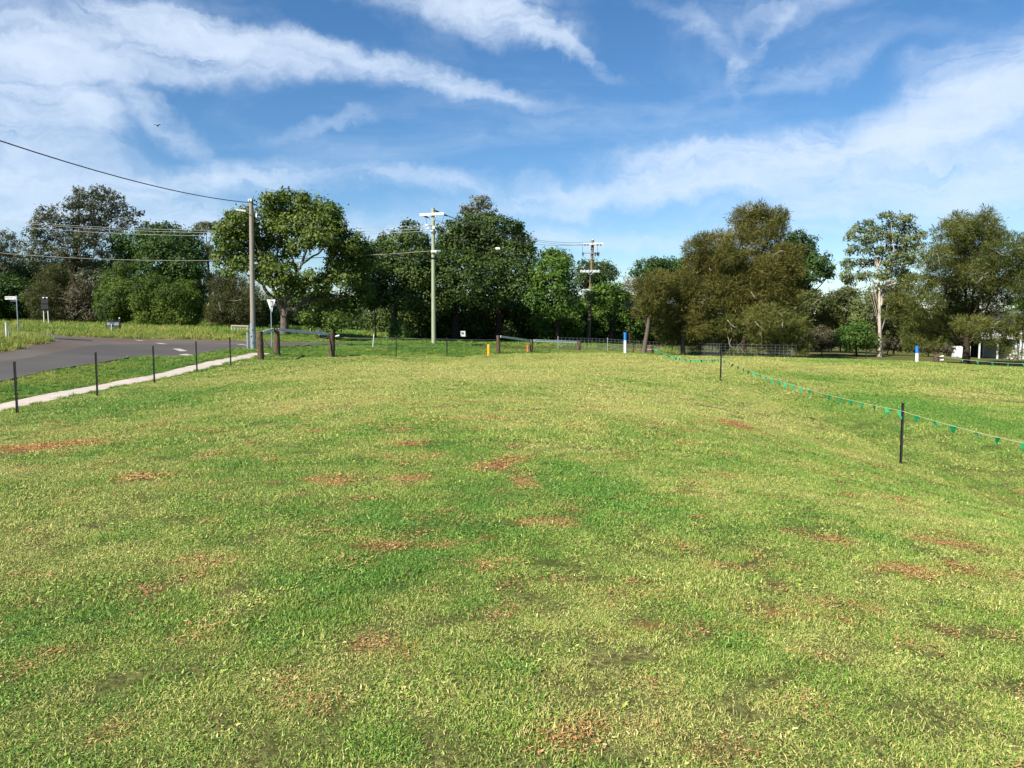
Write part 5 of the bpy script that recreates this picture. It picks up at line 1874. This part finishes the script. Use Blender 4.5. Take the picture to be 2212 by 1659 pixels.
# street name sign
b = G(40, 57)
t = W(35.5, 640.5, 57)
sn = thing('street_sign', 'white FREW ST street name sign on a slim grey post', 'sign', b)
MB().tube([b - Vector((0, 0, .1)), t], .038, 10).build('post', M_GALV, sn, True)
c_ = W(23.2, 643.6, 57)
wv = 24.5 / F * 57
hv = 6.6 / F * 57
bl = MB().box(c_, (wv, .03, hv)).build('name_blade', M_WHITE, sn)
text('FREW ST', hv * .95, M_INK, c_ + Vector((.02, -.019, -.005)), bl)
MB().box(W(29.5, 649.3, 57.05), (14 / F * 57, .03, 4.6 / F * 57)).build('cross_blade', M_SIGNDK, sn)
text('ST', .10, M_GALV, W(29.5, 649.3, 57.03), sn.children[-1])
MB().box(W(35.7, 644, 57), (.10, .08, .34)).build('clamp', M_GALV, sn)

# black-backed sign on two posts
b = G(97, 73)
bs = thing('road_sign', 'dark blank back of a tall road sign on two pale posts', 'sign', b)
for (u0, v0, u1) in ((95.8, 704.5, 93), (105.5, 703, 102)):
    q = G(u0, 73)
    MB().tube([q - Vector((0, 0, .1)), W(u1, 642, 73)], .05, 10).build('post', M_WEATH, bs, True)
pl = MB().box(W(96.7, 655.2, 72.9), (15.5 / F * 73, .05, 29 / F * 73)).build('sign_plate', M_SIGNBK, bs)
for v in (643, 655, 667):
    MB().box(W(96.7, v, 72.83), (15.6 / F * 73, .05, .06)).build('stiffener', M_SIGNBK, bs)
for u in (93.5, 101):
    MB().box(W(u, 643, 72.78), (.16, .03, .10)).build('clamp', M_WEATH, bs)

# low grey property sign
b = G(243, 62)
lo = thing('property_sign', 'low grey board sign with dark lettering between two black posts', 'sign', b)
for (u, v1) in ((229.5, 694.5), (258.5, 688)):
    q = G(u, 62)
    w_ = .07 if u < 240 else .11
    MB().bar(q - Vector((0, 0, .1)), W(u, v1, 62), w_, w_).build('post', M_BLACK, lo)
MB().tube([W(258.3, 688, 62), W(258.3, 685.8, 62)], .06, 8).build('finial', M_WHITE, lo)
fr = MB().box(W(244, 699, 62.0), (28.5 / F * 62, .05, 10.5 / F * 62)).build('board', M_SIGNG, lo)
MB().box(W(244, 703.9, 61.95), (28.5 / F * 62, .06, .09)).build('frame_bar', M_BLACK, lo)
MB().box(W(244, 694.1, 61.95), (28.5 / F * 62, .06, .06)).build('frame_bar', M_BLACK, lo)
text('JW', .30, M_TEAL, W(242, 699, 61.96), fr)

# small white notice on the hedge
b = G(1000, 65.5)
no = thing('notice_sign', 'tiny white notice plate in the shade of the dark hedge', 'sign', b)
q = W(1000, 721, 65.5)
MB().tube([b - Vector((0, 0, .1)), q + Vector((0, .03, .2))], .03, 8).build('post', M_BARKD, no)
pl = MB().box(q, (.40, .02, .46)).build('plate', M_WEATH, no)
MB().box(q + Vector((0, -.015, .04)), (.2, .012, .14)).build('print_block', M_SIGNG, no)

# white slatted barrier
ba = thing('cattle_barrier', 'short cream slatted barrier at the culvert left of the grey pole', 'barrier', G(518, 62))
for (u) in (500.5, 535):
    q = G(u, 62)
    MB().bar(q - Vector((0, 0, .1)), W(u, 703, 62), .10, .10).build('post', M_CREAM, ba)
MB().bar(W(499, 703.3, 61.95), W(537, 704.3, 61.95), .08, .10).build('top_rail', M_CREAM, ba)
for k in range(10):
    u = 503.0 + 3.3 * k
    a_, b_ = W(u, 704.5, 62), G(u + .4, 62)
    MB().box((a_ + b_) / 2, (.045, .03, (a_ - b_).length)).build('slat', M_CREAM, ba)

# white can on a stump behind the strainer
q = G(690, 60)
cn = thing('milk_can_mailbox', 'cream milk-can letterbox on a stump under the spreading tree', 'letterbox', q)
tt = W(690.5, 724, 60)
MB().tube([q - Vector((0, 0, .1)), Vector((q.x, q.y, tt.z))], .16, 10).build('stump', M_LOG, cn, True)
mb = MB().tube([tt, tt + Vector((0, 0, .38)), tt + Vector((0, 0, .46)), tt + Vector((0, 0, .50)), tt + Vector((0, 0, .57))], [.16, .16, .10, .10, .14], 14)
mb.build('can', mat('cream_paint', (.70, .64, .46), .6, .1, 5), cn, True)

# posts of the paddock fence under the big tree
for (u, vt, d, lab, mt, r) in [(671.5, 707, 70, 'pale slim paddock post under the spreading tree', M_TWIG, .07), (699, 709, 69, 'thin grey paddock post behind the milk-can letterbox', M_BARKC, .06), (722, 712, 64, 'stout dark paddock post at the hedge corner', M_LOG, .12), (424, 698, 74, 'weathered grey strainer post below the sparse gum', M_BARKG, .2)]:
    q = G(u, d)
    o = thing('paddock_post', lab, 'post', q)
    t = W(u, vt, d)
    if t.z - q.z < .8:
        t = q + Vector((0, 0, 1.1))
    MB().tube([q - Vector((0, 0, .1)), t], [r * 1.05, r], 10).build('shaft', mt, o, True)
    MB().tube([t, t + Vector((0, 0, .02))], [r * .9, r * .7], 10).build('weathered_top', M_TWIG, o)

# small picket out in the far meadow
q = G(1870, 54)
o = thing('star_picket', 'short black steel star picket alone in the far meadow', 'fence post', q)
picket_mb(q, q + Vector((0, 0, .75))).build('shaft', M_BLACK, o)

# a bird high over the woodland
bc = W(340, 271.5, 60)
bd = MB()
bd.tube([bc + Vector((-.02, -.14, 0)), bc + Vector((0, -.05, .01)), bc + Vector((0, .06, .01)), bc + Vector((.01, .18, 0))], [.01, .045, .05, .015], 8)
bo = tag(bd.build('bird', M_BIRD, None, True), 'small black bird flying with spread wings in the sky', 'bird')
for s_ in (-1, 1):
    w_ = MB()
    P0 = [bc + Vector((0, -.04, .02)), bc + Vector((s_ * .14, -.05, .09)), bc + Vector((s_ * .30, .02, .05 + (.06 if s_ > 0 else 0))), bc + Vector((s_ * .15, .07, .08)), bc + Vector((0, .06, .02))]
    w_.v = P0 + [p - Vector((0, 0, .008)) for p in P0]
    w_.f = [[0, 1, 2, 3, 4], [9, 8, 7, 6, 5]] + [[i, 5 + i, 5 + (i + 1) % 5, (i + 1) % 5] for i in range(5)]
    w_.build('wing', M_BIRD, bo)

# ------------------------------------------------------------------ white house behind the right casuarina
hb = G(2150, 80)
hs_ = thing('white_house', 'white weatherboard house with carport half hidden by the olive casuarina', 'house', hb)
gz = hb.z - .3
M_HW = mat('white_weatherboard', (.74, .74, .72), .6, .05, 3)
M_ROOF = mat('grey_metal_roof', (.16, .17, .19), .5, .1, 2, metal=.2)
M_GLASS = mat('dark_glass', (.02, .025, .03), .1, .2, 1, spec=.6)
M_DARKI = mat('painted_carport_shade', (.02, .018, .016), .9, .3, 2)  # near-black: the shade inside the carport is put into the wall colour


def wx(u, d=80):
    return (u - CU) / F * d


def hzv(v, d=80):
    return CAMZ - (v - HV) / F * d


# main block
X0, X1 = wx(2186), wx(2330)
ez = hzv(708)
for k in range(int((ez - gz) / .18)):
    z0 = gz + k * .18
    MB().box(((X0 + X1) / 2, 84 + .006 * (k % 2), z0 + .09), (X1 - X0, 8 + .02 * (k % 2), .176)).build('weatherboard', M_HW, hs_)
mb = MB()
mb.prism([(X0 - .5, ez + .004), (X1 + .5, ez + .004), (X1 - 2.2, ez + 1.7), (X0 + 2.2, ez + 1.7)], 79.5, 88.5)
mb.build('roof', M_ROOF, hs_)
MB().box(((X0 + X1) / 2, 79.42, ez - .06), (X1 - X0 + 1.04, .12, .24)).build('fascia', M_WHITE, hs_)
for u in (2196, 2232):
    w_ = MB().box((wx(u) + .3, 79.96, hzv(730)), (1.2, .06, 1.1)).build('window', M_WHITE, hs_)
    MB().box((wx(u) + .3, 79.91, hzv(730)), (1.04, .05, .94)).build('pane', M_GLASS, w_)
    MB().box((wx(u) + .3, 79.86, hzv(730)), (.05, .05, .94)).build('mullion', M_WHITE, w_)
MB().box((wx(2196) + .1, 79.6, (gz + hzv(711)) / 2), (.14, .14, hzv(711) - gz)).build('veranda_post', M_WHITE, hs_)
# carport
CX0, CX1 = wx(2102), wx(2184)
cz = hzv(729)
MB().box(((CX0 + CX1) / 2, 82, cz), (CX1 - CX0, 6, .14)).build('carport_roof', M_ROOF, hs_)
MB().box(((CX0 + CX1) / 2, 78.95, cz - .02), (CX1 - CX0, .08, .22)).build('carport_fascia', M_WHITE, hs_)
for x in (CX0 + .1, (CX0 + CX1) / 2, CX1 - .1):
    MB().box((x, 79.1, (gz + cz) / 2 - .05), (.12, .12, cz - gz - .1)).build('carport_post', M_WEATH, hs_)
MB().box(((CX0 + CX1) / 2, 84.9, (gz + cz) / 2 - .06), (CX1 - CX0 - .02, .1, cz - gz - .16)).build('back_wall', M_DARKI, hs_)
MB().box(((CX0 + CX1) / 2, 80.9, hb.z - .12), (CX1 - CX0 + .6, 5, .2)).build('concrete_slab', M_CONC, hs_)
# white side wall
WX0, WX1 = wx(2062), wx(2100)
wz = hzv(746)
for k in range(max(1, int((wz - gz) / .2))):
    MB().box(((WX0 + WX1) / 2, 80.4 + .006 * (k % 2), gz + .2 * k + .1), (WX1 - WX0, .2 + .02 * (k % 2), .196)).build('side_wall_board', M_HW, hs_)

import sys; sys.stderr.write('leaf tris %d\n' % TRI)
